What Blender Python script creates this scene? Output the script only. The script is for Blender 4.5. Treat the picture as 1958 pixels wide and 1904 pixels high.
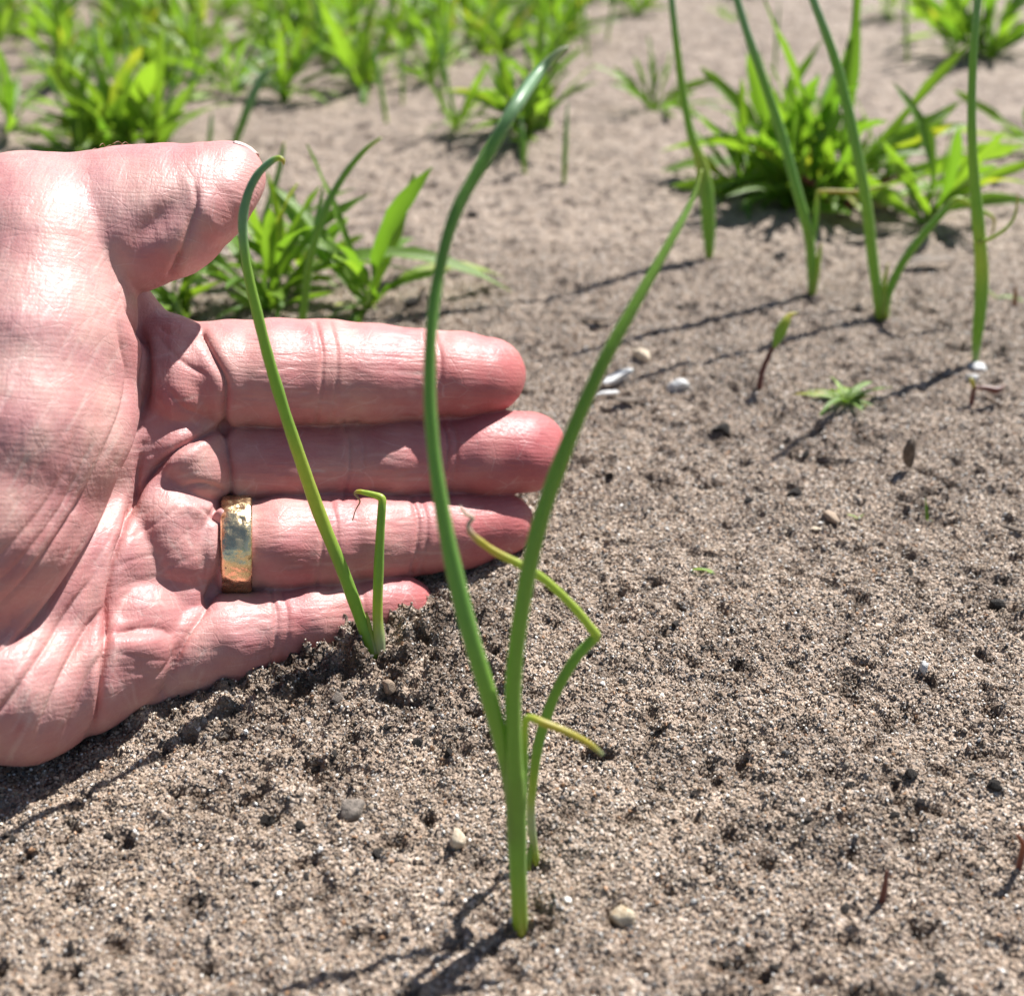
import bpy, bmesh, math, random
import numpy as np
from mathutils import Vector, Matrix

# ------------------------------------------------------------------ camera, sky, sun, exposure
for o in list(bpy.data.objects): bpy.data.objects.remove(o)
scene = bpy.context.scene
COL = scene.collection
RAD = math.radians
CAM_H, PITCH, FPX, CX, CY = 0.138, RAD(31.0), 2147.0, 979.0, 952.0   # metres; pixels of the 1958 x 1904 view
cam_d = bpy.data.cameras.new('camera'); cam = bpy.data.objects.new('camera', cam_d); COL.objects.link(cam)
cam.location = (0, 0, CAM_H); cam.rotation_euler = (RAD(90) - PITCH, 0, 0)
cam_d.sensor_fit = 'HORIZONTAL'; cam_d.sensor_width = 36; cam_d.lens = 36 * FPX / 1958
cam_d.clip_start = 0.005; cam_d.clip_end = 500
cam_d.dof.use_dof = True; cam_d.dof.focus_distance = 0.207; cam_d.dof.aperture_fstop = 16.0
scene.camera = cam

SUN_TO = Vector((0.40, 0.52, 0.76)).normalized()                     # towards the sun
world = bpy.data.worlds.new('World'); scene.world = world; world.use_nodes = True
wn = world.node_tree.nodes; wn.clear()
sky = wn.new('ShaderNodeTexSky'); sky.sky_type = 'NISHITA'; sky.sun_disc = False
sky.sun_elevation = math.asin(SUN_TO.z); sky.sun_rotation = math.atan2(SUN_TO.x, SUN_TO.y)
bg = wn.new('ShaderNodeBackground'); bg.inputs[1].default_value = 0.05
wo = wn.new('ShaderNodeOutputWorld')
world.node_tree.links.new(sky.outputs[0], bg.inputs[0]); world.node_tree.links.new(bg.outputs[0], wo.inputs[0])
sun_d = bpy.data.lights.new('sun', 'SUN'); sun_d.energy = 5.0; sun_d.angle = RAD(0.55); sun_d.color = (1, 0.97, 0.925)
sun = bpy.data.objects.new('sun', sun_d); COL.objects.link(sun); sun.location = SUN_TO * 3
sun.rotation_euler = (-SUN_TO).to_track_quat('-Z', 'Y').to_euler()
vs = scene.view_settings
vs.view_transform = 'Standard'; vs.look = 'None'; vs.gamma = 1; vs.use_curve_mapping = False; vs.exposure = 0.92
scene.cycles.max_bounces = 5; scene.cycles.diffuse_bounces = 3; scene.cycles.glossy_bounces = 2; scene.cycles.transmission_bounces = 3

# ------------------------------------------------------------------ pixel to place helpers
C_FWD = Vector((0, math.cos(PITCH), -math.sin(PITCH))); C_UP = Vector((0, math.sin(PITCH), math.cos(PITCH))); C_RIGHT = Vector((1, 0, 0))
C_POS = Vector((0, 0, CAM_H))
def P(px, py, z):
    return C_POS + z * (C_FWD + C_RIGHT * ((px - CX) / FPX) + C_UP * ((CY - py) / FPX))
def PX(p):
    d = Vector(p) - C_POS; z = d.dot(C_FWD)
    return CX + FPX * d.x / z, CY - FPX * d.dot(C_UP) / z, z

# numpy value noise --------------------------------------------------
def _hash(ix, iy, iz, seed):
    h = (ix.astype(np.int64) * 374761393 + iy.astype(np.int64) * 668265263 + iz.astype(np.int64) * 2147483647 + seed * 974634777) & 0xffffffff
    h = ((h ^ (h >> 13)) * 1274126177) & 0xffffffff
    h = ((h ^ (h >> 16)) * 2246822519) & 0xffffffff
    return ((h ^ (h >> 15)) & 0xffff).astype(np.float32) / 65535.0
def vnoise2(x, y, seed=0):
    x = np.asarray(x, np.float64); y = np.asarray(y, np.float64)
    ix = np.floor(x); iy = np.floor(y); fx = (x - ix); fy = (y - iy)
    fx = fx * fx * fx * (fx * (fx * 6 - 15) + 10); fy = fy * fy * fy * (fy * (fy * 6 - 15) + 10)
    z = np.zeros_like(ix)
    a = _hash(ix, iy, z, seed); b = _hash(ix + 1, iy, z, seed); c = _hash(ix, iy + 1, z, seed); d = _hash(ix + 1, iy + 1, z, seed)
    return (a + (b - a) * fx) * (1 - fy) + (c + (d - c) * fx) * fy - 0.5
def fbm2(x, y, octs=4, seed=0, gain=0.5):
    s = 0; a = 1.0; f = 1.0
    for o in range(octs):
        ca, sa = math.cos(o * 1.1 + seed), math.sin(o * 1.1 + seed)
        s = s + a * vnoise2((x * ca - y * sa) * f + 17.3 * o, (x * sa + y * ca) * f + 5.1 * o, seed + o * 7)
        a *= gain; f *= 2.03
    return s

# ------------------------------------------------------------------ ground height
def flat(px, py):
    d = C_FWD + C_RIGHT * ((px - CX) / FPX) + C_UP * ((CY - py) / FPX)
    s = CAM_H / -d.z
    return np.array([d.x * s, d.y * s])
MOUNDS = []   # x, y, sx, sy, h, roughness (m)
def mound(px, py, sx, sy, h, rough=0.0):
    g = flat(px, py); MOUNDS.append((g[0], g[1], sx, sy, h, rough))
mound(700, 1220, .014, .009, .0022, 1.0)
mound(845, 1185, .012, .008, .0010, .8)
mound(560, 1290, .018, .007, .0025, .9)
mound(430, 1370, .018, .006, .0012, .6)
mound(900, 1300, .014, .010, .0005, .5)
mound(1000, 1110, .010, .008, -.0008, .3)
mound(620, 1480, .016, .012, .0010, .35)
mound(1240, 2300, .05, .03, .003, .0)
mound(1480, 1340, .05, .04, .0025, .0)
mound(1700, 1100, .04, .03, -.0015, .0)
for _px, _py, _r in ((990, 1782, .0035), (1026, 1660, .0022), (720, 1262, .003), (1355, 496, .003), (1552, 568, .0035), (1686, 606, .004), (1866, 696, .0035), (1455, 740, .003)):
    mound(_px, _py, _r, _r * .8, -.0016, .55)
mound(610, 1470, .005, .003, -.0022, .7); mound(860, 1435, .004, .003, -.0018, .6); mound(1385, 838, .006, .004, -.0015, .7); mound(800, 585, .012, .006, .003, .8); mound(1900, 1160, .008, .004, -.001, .8)
mound(1600, 1500, .03, .018, 0.0, .28); mound(1350, 1230, .025, .02, 0.0, .22); mound(300, 1650, .02, .015, 0.0, .2)
def ground_z(x, y, fine=True):
    x = np.asarray(x, np.float64); y = np.asarray(y, np.float64)
    z = 0.010 * fbm2(x * 9, y * 9, 2, 3) * np.clip((np.hypot(x, y) - .25) / .6, 0, 1)
    z = z + 0.0028 * fbm2(x * 42, y * 42, 2, 5)
    rough = np.zeros_like(x)
    for mx, my, sx, sy, h, r in MOUNDS:
        e = np.exp(-(((x - mx) / sx) ** 2 + ((y - my) / sy) ** 2))
        z = z + h * e; rough = rough + r * e
    # shallow holes and crumbs
    n = fbm2(x * 210, y * 210, 3, 11, .55)
    hole = np.clip((n - .28) / .25, 0, 1)
    z = z - 0.0017 * hole
    z = z + 0.0011 * fbm2(x * 330, y * 330, 3, 21, .6)
    if fine:
        c = np.abs(fbm2(x * 190, y * 190, 4, 31, .6))
        z = z + np.clip(rough, 0, 1) * (0.0070 * (c - .16) + .0028 * fbm2(x * 520, y * 520, 2, 37))
        z = z + 0.0006 * fbm2(x * 900, y * 900, 2, 41)
    return z
GRID = {}
def gz(x, y):
    if not GRID: return 0.0
    xs, ys, Z = GRID['x'], GRID['y'], GRID['z']
    i = min(max(int(np.searchsorted(xs, x)) - 1, 0), len(xs) - 2); j = min(max(int(np.searchsorted(ys, y)) - 1, 0), len(ys) - 2)
    u = (x - xs[i]) / (xs[i + 1] - xs[i]); v = (y - ys[j]) / (ys[j + 1] - ys[j])
    return float((Z[i, j] * (1 - u) + Z[i + 1, j] * u) * (1 - v) + (Z[i, j + 1] * (1 - u) + Z[i + 1, j + 1] * u) * v)
def G(px, py, sink=0.0):
    d = C_FWD + C_RIGHT * ((px - CX) / FPX) + C_UP * ((CY - py) / FPX)
    z = 0.0
    for _ in range(6):
        s = (CAM_H - z) / -d.z; p = C_POS + d * s
        z = gz(p.x, p.y)
    return Vector((p.x, p.y, z - sink))
def Gdepth(px, py): return (G(px, py) - C_POS).dot(C_FWD)

# ------------------------------------------------------------------ object helpers
def tag(o, label=None, cat=None, group=None, kind=None):
    if label: o['label'] = label
    if cat: o['category'] = cat
    if group: o['group'] = group
    if kind: o['kind'] = kind
    return o
def link(name, data, parent=None, loc=None):
    o = bpy.data.objects.new(name, data); COL.objects.link(o)
    if parent: o.parent = parent
    if loc is not None: o.location = loc
    return o
def mesh_from(name, verts, faces, mat=None, smooth=True):
    me = bpy.data.meshes.new(name)
    if isinstance(verts, np.ndarray) and isinstance(faces, np.ndarray):
        nf, k = faces.shape
        me.vertices.add(len(verts)); me.vertices.foreach_set('co', verts.astype(np.float32).ravel())
        me.loops.add(nf * k); me.loops.foreach_set('vertex_index', faces.astype(np.int32).ravel())
        me.polygons.add(nf); me.polygons.foreach_set('loop_start', np.arange(0, nf * k, k, dtype=np.int32))
        me.update(calc_edges=True)
    else:
        me.from_pydata([tuple(v) for v in verts], [], faces); me.update()
    if smooth: me.polygons.foreach_set('use_smooth', np.ones(len(me.polygons), dtype=bool))
    if mat: me.materials.append(mat)
    return me

# ------------------------------------------------------------------ materials
class NT:
    def __init__(s, name):
        s.m = bpy.data.materials.new(name); s.m.use_nodes = True
        s.t = s.m.node_tree; s.t.nodes.clear(); s.out = s.t.nodes.new('ShaderNodeOutputMaterial')
    def n(s, typ, ins=None, **kw):
        nd = s.t.nodes.new('ShaderNode' + typ)
        for k, v in kw.items(): setattr(nd, k, v)
        for k, v in (ins or {}).items():
            if isinstance(v, bpy.types.NodeSocket): s.t.links.new(v, nd.inputs[k])
            else: nd.inputs[k].default_value = v
        return nd
    def ramp(s, fac, stops, interp='LINEAR'):
        nd = s.t.nodes.new('ShaderNodeValToRGB'); nd.color_ramp.interpolation = interp
        el = nd.color_ramp.elements
        while len(el) < len(stops): el.new(0.5)
        for e, (p, c) in zip(el, stops): e.position = p; e.color = (*c, 1)
        s.t.links.new(fac, nd.inputs[0]); return nd.outputs[0]
    def mix(s, fac, a, b, blend='MIX'):
        nd = s.t.nodes.new('ShaderNodeMix'); nd.data_type = 'RGBA'; nd.blend_type = blend
        for i, v in ((0, fac), (6, a), (7, b)):
            if isinstance(v, bpy.types.NodeSocket): s.t.links.new(v, nd.inputs[i])
            else: nd.inputs[i].default_value = (*v, 1) if isinstance(v, tuple) and len(v) == 3 else v
        return nd.outputs[2]
    def math(s, op, a, b=None, c=None):
        nd = s.t.nodes.new('ShaderNodeMath'); nd.operation = op
        for i, v in enumerate((a, b, c)):
            if v is None: continue
            if isinstance(v, bpy.types.NodeSocket): s.t.links.new(v, nd.inputs[i])
            else: nd.inputs[i].default_value = v
        return nd.outputs[0]
    def surf(s, sock): s.t.links.new(sock, s.out.inputs[0]); return s.m

def coords(t, scale=(1, 1, 1), rot=(0, 0, 0), kind='Object'):
    c = t.n('TexCoord'); mp = t.n('Mapping', {'Vector': c.outputs[kind], 'Scale': scale, 'Rotation': rot})
    return mp.outputs[0]

def mat_ground():
    t = NT('sandy_soil')
    co = coords(t)
    v1 = t.n('TexVoronoi', {'Vector': co, 'Scale': 1500.0, 'Randomness': 1.0})
    v2 = t.n('TexVoronoi', {'Vector': co, 'Scale': 700.0, 'Randomness': 1.0})
    sep = t.n('SeparateColor', {'Color': v1.outputs['Color']})
    c1 = t.ramp(sep.outputs[0], [(0, (.055, .048, .042)), (.16, (.15, .115, .09)), (.42, (.27, .205, .155)), (.70, (.36, .285, .225)), (.90, (.46, .39, .33)), (1, (.62, .58, .54))])
    sep2 = t.n('SeparateColor', {'Color': v2.outputs['Color']})
    c2 = t.ramp(sep2.outputs[1], [(0, (.05, .045, .04)), (.12, (.17, .135, .11)), (.5, (.29, .225, .175)), (1, (.43, .35, .285))])
    col = t.mix(1.0, t.mix(.4, c1, c2), (1.2, 1.17, 1.15), 'MULTIPLY')
    nz = t.n('TexNoise', {'Vector': co, 'Scale': 95.0, 'Detail': 5.0, 'Roughness': .65})
    dark = t.ramp(nz.outputs[0], [(.36, (.55, .53, .52)), (.52, (1, 1, 1)), (.75, (1.08, 1.06, 1.03))])
    col = t.mix(1.0, col, dark, 'MULTIPLY')
    at = t.n('Attribute', attribute_name='moist_and_holes', attribute_type='GEOMETRY')
    damp_and_holes = t.mix(at.outputs['Fac'], (1, 1, 1), (.36, .32, .29))  # darker soil colour on damp rough patches and in the holes
    col = t.mix(1.0, col, damp_and_holes, 'MULTIPLY')
    h = t.math('ADD', t.math('MULTIPLY', v1.outputs['Distance'], -1.0), t.math('MULTIPLY', v2.outputs['Distance'], -1.2))
    nn = t.n('TexNoise', {'Vector': co, 'Scale': 420.0, 'Detail': 4.0, 'Roughness': .7})
    h = t.math('ADD', h, t.math('MULTIPLY', nn.outputs[0], 1.6))
    b = t.n('Bump', {'Height': h, 'Strength': 1.0, 'Distance': .0007})
    p = t.n('BsdfPrincipled', {'Base Color': col, 'Roughness': .75, 'Normal': b.outputs[0], 'Specular IOR Level': .35})
    return t.surf(p.outputs[0])

def mat_grain():
    t = NT('sand_grain')
    a = t.n('Attribute', attribute_name='gcol', attribute_type='INSTANCER')
    p = t.n('BsdfPrincipled', {'Base Color': a.outputs['Color'], 'Roughness': .42, 'Specular IOR Level': .5})
    return t.surf(p.outputs[0])

def mat_stone(name, c1, c2, scale=300.0, rough=.7, bump=.0006, c3=None):
    t = NT(name); co = coords(t); scale = scale / 100.0
    nz = t.n('TexNoise', {'Vector': co, 'Scale': scale, 'Detail': 6.0, 'Roughness': .65})
    stops = [(.3, c1), (.65, c2)] + ([(.8, c3)] if c3 else [])
    col = t.ramp(nz.outputs[0], stops)
    v = t.n('TexNoise', {'Vector': co, 'Scale': scale * 4, 'Detail': 3.0})
    b = t.n('Bump', {'Height': t.math('ADD', nz.outputs[0], v.outputs[0]), 'Strength': .8, 'Distance': bump * .6})
    p = t.n('BsdfPrincipled', {'Base Color': col, 'Roughness': rough, 'Normal': b.outputs[0]})
    return t.surf(p.outputs[0])

def mat_leaf(name, c_lo, c_hi, yellow=None, trans=.35, rough=.42, grain=(120, 900, 900), hue_var=.35, spec=.45):
    t = NT(name); co = coords(t)
    oi = t.n('ObjectInfo')
    nz = t.n('TexNoise', {'Vector': coords(t, tuple(g for g in grain)), 'Scale': 1.0, 'Detail': 3.0})
    base = t.mix(oi.outputs['Random'], c_lo, c_hi)
    col = t.mix(t.math('MULTIPLY', nz.outputs[0], hue_var), base, c_lo)
    if yellow:
        big = t.n('TexNoise', {'Vector': co, 'Scale': 1.6, 'Detail': 2.0})
        r2 = t.math('FRACT', t.math('MULTIPLY', oi.outputs['Random'], 7.13))
        f = t.math('MULTIPLY', t.math('GREATER_THAN', r2, .93), t.ramp(big.outputs[0], [(.45, (0, 0, 0)), (.6, (1, 1, 1))]))
        col = t.mix(f, col, yellow)
    b = t.n('Bump', {'Height': nz.outputs[0], 'Strength': .25, 'Distance': .0004})
    p = t.n('BsdfPrincipled', {'Base Color': col, 'Roughness': rough, 'Normal': b.outputs[0], 'Specular IOR Level': spec})
    tr = t.n('BsdfTranslucent', {'Color': t.mix(1.0, col, (1.5, 1.55, .7), 'MULTIPLY')})
    mx = t.n('MixShader', {0: trans, 1: p.outputs[0], 2: tr.outputs[0]})
    return t.surf(mx.outputs[0])

def mat_onion(name='onion_green', trans=.28):
    t = NT(name)
    a = t.n('Attribute', attribute_name='tint', attribute_type='GEOMETRY')
    nz = t.n('TexNoise', {'Vector': coords(t, (1, 1, 1)), 'Scale': 700.0, 'Detail': 4.0})
    col = t.mix(t.math('MULTIPLY', nz.outputs[0], .5), a.outputs['Color'], t.mix(1.0, a.outputs['Color'], (.6, .66, .55), 'MULTIPLY'))
    ao = t.n('Attribute', attribute_name='along', attribute_type='GEOMETRY')
    b = t.n('Bump', {'Height': nz.outputs[0], 'Strength': .3, 'Distance': .0002})
    p = t.n('BsdfPrincipled', {'Base Color': col, 'Roughness': .40, 'Specular IOR Level': .5, 'Normal': b.outputs[0], 'Sheen Weight': .08})
    tr = t.n('BsdfTranslucent', {'Color': t.mix(1.0, col, (1.5, 1.5, .8), 'MULTIPLY')})
    mx = t.n('MixShader', {0: trans, 1: p.outputs[0], 2: tr.outputs[0]})
    return t.surf(mx.outputs[0])

def mat_plain(name, col, rough=.5, **kw):
    t = NT(name); nz = t.n('TexNoise', {'Vector': coords(t), 'Scale': 400.0, 'Detail': 4.0})
    c = t.mix(t.math('MULTIPLY', nz.outputs[0], .6), col, tuple(x * .6 for x in col))
    ins = {'Base Color': c, 'Roughness': rough}; ins.update(kw)
    return t.surf(t.n('BsdfPrincipled', ins).outputs[0])

def mat_skin():
    t = NT('skin')
    a = t.n('Attribute', attribute_name='tint', attribute_type='GEOMETRY')
    co = coords(t)
    mott = t.n('TexNoise', {'Vector': co, 'Scale': 170.0, 'Detail': 5.0, 'Roughness': .6})
    col = t.mix(t.ramp(mott.outputs[0], [(.36, (0, 0, 0)), (.66, (.8, .8, .8))]), a.outputs['Color'], t.mix(1.0, a.outputs['Color'], (1.10, 1.30, 1.24), 'MULTIPLY'))
    fine = t.n('TexNoise', {'Vector': co, 'Scale': 1400.0, 'Detail': 3.0})
    col = t.mix(t.math('MULTIPLY', fine.outputs[0], .22), col, t.mix(1.0, col, (.72, .58, .58), 'MULTIPLY'))
    # fine skin furrows: lengthwise on fingers, slanting on the palm, plus small diamond cells
    am = t.n('Attribute', attribute_name='finger', attribute_type='GEOMETRY')
    lw = t.n('TexNoise', {'Vector': coords(t, (130, 1050, 300), (0, 0, RAD(6))), 'Scale': 1.0, 'Detail': 3.0, 'Roughness': .6, 'Distortion': .5})
    pw = t.n('TexNoise', {'Vector': coords(t, (900, 170, 300), (0, 0, RAD(-28))), 'Scale': 1.0, 'Detail': 3.0, 'Roughness': .6, 'Distortion': .6})
    cell = t.n('TexVoronoi', {'Vector': coords(t, (1500, 1150, 1200), (0, 0, .6)), 'Scale': 1.0}, feature='DISTANCE_TO_EDGE')
    lines = t.n('TexVoronoi', {'Vector': coords(t, (160, 330, 160), (0, 0, -.7)), 'Scale': 1.0}, feature='DISTANCE_TO_EDGE')
    furrow = t.ramp(lines.outputs['Distance'], [(0, (0, 0, 0)), (.035, (1, 1, 1))])
    h = t.mix(am.outputs['Fac'], pw.outputs[0], lw.outputs[0])
    h2 = t.math('ADD', t.math('MULTIPLY', h, 1.15), t.math('MULTIPLY', t.math('MINIMUM', cell.outputs['Distance'], .25), .45))
    h2 = t.math('ADD', h2, t.math('MULTIPLY', furrow, .16))
    ridge = t.n('TexWave', {'Vector': co, 'Scale': 330.0, 'Distortion': 9.0, 'Detail': 1.0, 'Detail Scale': .25}, wave_type='BANDS', bands_direction='Y')
    h2 = t.math('ADD', h2, t.math('MULTIPLY', ridge.outputs[0], .10))
    b = t.n('Bump', {'Height': h2, 'Strength': .5, 'Distance': .0003})
    # dry whitish scuff lines of the palm
    scf = t.n('TexVoronoi', {'Vector': coords(t, (95, 210, 150), (0, 0, -.95)), 'Scale': 1.0, 'Randomness': 1.0}, feature='DISTANCE_TO_EDGE')
    sm = t.math('MULTIPLY', t.ramp(scf.outputs['Distance'], [(0, (1, 1, 1)), (.022, (0, 0, 0))]), t.ramp(mott.outputs[0], [(.45, (0, 0, 0)), (.62, (.28, .28, .28))]))
    col = t.mix(sm, col, (.70, .54, .50))
    rg = t.ramp(fine.outputs[0], [(.3, (.38, .38, .38)), (.7, (.58, .58, .58))])
    p = t.n('BsdfPrincipled', {'Base Color': col, 'Roughness': rg, 'Normal': b.outputs[0], 'Specular IOR Level': .36,
                               'Subsurface Weight': .14, 'Subsurface Radius': (1.0, .32, .2), 'Subsurface Scale': .0022})
    return t.surf(p.outputs[0])

def mat_gold():
    t = NT('gold'); co = coords(t)
    v = t.n('TexVoronoi', {'Vector': co, 'Scale': 460.0}, feature='SMOOTH_F1')
    nz = t.n('TexNoise', {'Vector': co, 'Scale': 900.0, 'Detail': 4.0})
    b = t.n('Bump', {'Height': t.math('ADD', v.outputs['Distance'], t.math('MULTIPLY', nz.outputs[0], .35)), 'Strength': .7, 'Distance': .0007})
    r = t.ramp(nz.outputs[0], [(.35, (.16, .16, .16)), (.7, (.34, .34, .34))])
    p = t.n('BsdfPrincipled', {'Base Color': (.90, .71, .43, 1), 'Metallic': 1.0, 'Roughness': r, 'Normal': b.outputs[0]})
    return t.surf(p.outputs[0])

M = dict(ground=mat_ground(), grain=mat_grain(), skin=mat_skin(), gold=mat_gold(), onion=mat_onion(),
         weed=mat_leaf('weed_leaf', (.11, .225, .028), (.24, .38, .045), (.36, .38, .05), trans=.45),
         grass=mat_leaf('grass_leaf', (.13, .24, .03), (.26, .38, .05), (.45, .36, .05)),
         red_stem=mat_plain('red_stem', (.22, .06, .05), .5), red_leaf=mat_plain('red_leaf', (.22, .07, .05), .5),
         pale=mat_stone('pale_stone', (.50, .38, .26), (.82, .70, .54)), white=mat_stone('white_stone', (.45, .45, .45), (.78, .77, .75), 200, .4),
         cream=mat_stone('cream_flake', (.45, .30, .15), (.82, .74, .58), 260, .6, .0012, (.88, .84, .74)),
         greybrown=mat_stone('grey_brown_stone', (.10, .085, .07), (.30, .25, .21)), tanstone=mat_stone('tan_stone', (.22, .15, .10), (.45, .34, .25)),
         soil=mat_stone('dark_soil', (.012, .010, .009), (.055, .045, .038), 900, .9, .0007),
         chip=mat_stone('chip', (.05, .035, .025), (.20, .15, .11), 300, .7), straw=mat_stone('straw', (.35, .24, .12), (.55, .42, .25), 300, .7),
         nail=mat_plain('nail', (.74, .58, .53), .35), hair=mat_plain('hair', (.32, .14, .06), .4))

# ------------------------------------------------------------------ ground sheet (visible part finely meshed, reaching to the horizon)
def ground():
    def axis(segs):
        out = []
        for a, b, n in segs: out += list(np.linspace(a, b, n, endpoint=False))
        return np.array(out + [segs[-1][1]])
    xs = axis([(-60, -6, 6), (-6, -.8, 16), (-.8, -.16, 150), (-.16, .23, 480), (.23, .8, 150), (.8, 6, 16), (6, 60, 6)])
    near = [.075]
    while near[-1] < 1.5: near.append(near[-1] + max(.00068, .0034 * near[-1] - .00012))
    ys = np.concatenate([[-60, -20, -5, -1, -.3, -.1, 0, .03, .055], near, np.linspace(1.7, 6, 18), np.linspace(9, 60, 8)])
    X, Y = np.meshgrid(xs, ys, indexing='ij')
    Z = ground_z(X, Y)
    far = np.clip((np.hypot(X, Y) - 3) / 4, 0, 1); Z = Z * (1 - far)
    GRID.update(x=xs, y=ys, z=Z)
    nx, ny = X.shape
    v = np.stack([X, Y, Z], -1).reshape(-1, 3)
    i = np.arange(nx * ny).reshape(nx, ny)
    f = np.stack([i[:-1, :-1], i[1:, :-1], i[1:, 1:], i[:-1, 1:]], -1).reshape(-1, 4)
    me = mesh_from('ground', v, f, M['ground'])
    moist_and_holes = np.zeros(nx * ny)
    for mx, my, sx, sy, h, r in MOUNDS: moist_and_holes += r * np.exp(-(((v[:, 0] - mx) / (sx * 1.1)) ** 2 + ((v[:, 1] - my) / (sy * 1.1)) ** 2))
    moist_and_holes = np.clip(moist_and_holes, 0, 1) * np.clip(.75 + 2.2 * fbm2(v[:, 0] * 260, v[:, 1] * 260, 3, 77), 0, 1)
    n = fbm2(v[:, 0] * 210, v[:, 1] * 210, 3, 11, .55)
    moist_and_holes = np.clip(moist_and_holes + .85 * np.clip((n - .27) / .2, 0, 1), 0, 1)  # carved holes get the darker soil colour too, from the same noise
    a = me.attributes.new('moist_and_holes', 'FLOAT', 'POINT'); a.data.foreach_set('value', moist_and_holes.astype(np.float32))
    o = link('ground', me); tag(o, 'grey brown sandy soil of the field bed', 'soil', kind='structure')
    return o
ground()

# ------------------------------------------------------------------ sand grains (real grains by the hundred thousand: one stuff object)
def ico(sub=1):
    bm = bmesh.new(); bmesh.ops.create_icosphere(bm, subdivisions=sub, radius=1)
    v = np.array([x.co[:] for x in bm.verts]); f = [[x.index for x in p.verts] for p in bm.faces]; bm.free()
    return v, f
def lump(name, mat, seed, sub=2, jit=.22, squash=(1, 1, 1), smooth=True, facet=0):
    v, f = ico(sub); r = np.random.RandomState(seed)
    off = r.rand(3) * 50
    n = fbm2(v[:, 0] * 1.1 + off[0] + v[:, 2] * .7, v[:, 1] * 1.1 + off[1] - v[:, 2] * .6, 3, seed)
    v = v * (1 + jit * 2.0 * n[:, None])
    for k in range(facet):
        d = r.randn(3); d /= np.linalg.norm(d); lim = r.uniform(.55, .85)
        t = v @ d; v = v - np.outer(np.clip(t - lim, 0, None), d)
    v = v * np.array(squash)
    return mesh_from(name, v, f, mat, smooth)
def grains():
    rng = np.random.RandomState(4)
    N = 640000
    x = rng.uniform(-.135, .245, N); y = rng.uniform(.082, .42, N)
    zc = y * math.cos(PITCH) + CAM_H * math.sin(PITCH)
    keep = (np.abs(x / zc) < .52) & (rng.rand(N) < np.clip((.44 - y) / .12, 0, 1)) & (x > -.52 * zc)
    x, y = x[keep], y[keep]; n = len(x)
    s = np.clip(rng.lognormal(-8.62, .36, n), .00009, .00055)           # radius
    z = ground_z(x, y) + s * rng.uniform(-.1, .55, n)
    pal = .88 * np.array([[.44, .335, .245], [.54, .425, .32], [.32, .24, .17], [.62, .53, .43], [.90, .87, .82], [.48, .28, .16], [.10, .095, .095], [.035, .032, .032], [.27, .25, .235]])
    ci = rng.choice(len(pal), n, p=[.23, .18, .15, .12, .07, .04, .075, .065, .07])
    col = pal[ci] * rng.uniform(.75, 1.15, (n, 1))
    damp_and_holes = np.zeros(n)
    for mx, my, sx, sy, h, r in MOUNDS: damp_and_holes += r * np.exp(-(((x - mx) / (sx * 1.1)) ** 2 + ((y - my) / (sy * 1.1)) ** 2))
    damp_and_holes = np.clip(damp_and_holes, 0, 1) * np.clip(.75 + 2.2 * fbm2(x * 260, y * 260, 3, 77), 0, 1)
    nn = fbm2(x * 210, y * 210, 3, 11, .55); damp_and_holes = np.clip(damp_and_holes + .9 * np.clip((nn - .27) / .2, 0, 1), 0, 1)  # grains lying in the carved holes are coloured darker as well
    col *= (1 - .58 * damp_and_holes[:, None])
    me = bpy.data.meshes.new('sand_grains'); me.vertices.add(n)
    me.vertices.foreach_set('co', np.stack([x, y, z], -1).astype(np.float32).ravel())
    a = me.attributes.new('gcol', 'FLOAT_COLOR', 'POINT'); a.data.foreach_set('color', np.concatenate([col, np.ones((n, 1))], 1).astype(np.float32).ravel())
    a = me.attributes.new('gscale', 'FLOAT_VECTOR', 'POINT'); a.data.foreach_set('vector', (s[:, None] * rng.uniform(.75, 1.25, (n, 3))).astype(np.float32).ravel())
    a = me.attributes.new('grot', 'FLOAT_VECTOR', 'POINT'); a.data.foreach_set('vector', rng.uniform(0, 6.28, (n, 3)).astype(np.float32).ravel())
    o = link('sand_grains', me); tag(o, 'loose sand grains covering the soil', 'sand', kind='stuff')
    proto = link('sand_grain', lump('sand_grain', M['grain'], 5, 1, .2, smooth=False, facet=5), o)
    proto.location = G(700, 1800) - Vector((0, 0, .05)); proto.scale = (.0004,) * 3
    ng = bpy.data.node_groups.new('grain_scatter', 'GeometryNodeTree')
    ng.interface.new_socket('Geometry', in_out='INPUT', socket_type='NodeSocketGeometry'); ng.interface.new_socket('Geometry', in_out='OUTPUT', socket_type='NodeSocketGeometry')
    nd = ng.nodes; gi = nd.new('NodeGroupInput'); go = nd.new('NodeGroupOutput')
    iop = nd.new('GeometryNodeInstanceOnPoints'); oi = nd.new('GeometryNodeObjectInfo'); oi.inputs['Object'].default_value = proto; oi.inputs['As Instance'].default_value = True
    def attr(nm):
        q = nd.new('GeometryNodeInputNamedAttribute'); q.data_type = 'FLOAT_VECTOR'; q.inputs[0].default_value = nm; return q.outputs[0]
    mp = nd.new('GeometryNodeMeshToPoints'); L = ng.links.new
    L(gi.outputs[0], mp.inputs[0]); L(mp.outputs[0], iop.inputs['Points']); L(oi.outputs['Geometry'], iop.inputs['Instance'])
    L(attr('gscale'), iop.inputs['Scale'])
    e2r = nd.new('FunctionNodeEulerToRotation'); L(attr('grot'), e2r.inputs[0]); L(e2r.outputs[0], iop.inputs['Rotation'])
    L(iop.outputs[0], go.inputs[0])
    md = o.modifiers.new('scatter', 'NODES'); md.node_group = ng
    return o
grains()

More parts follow.
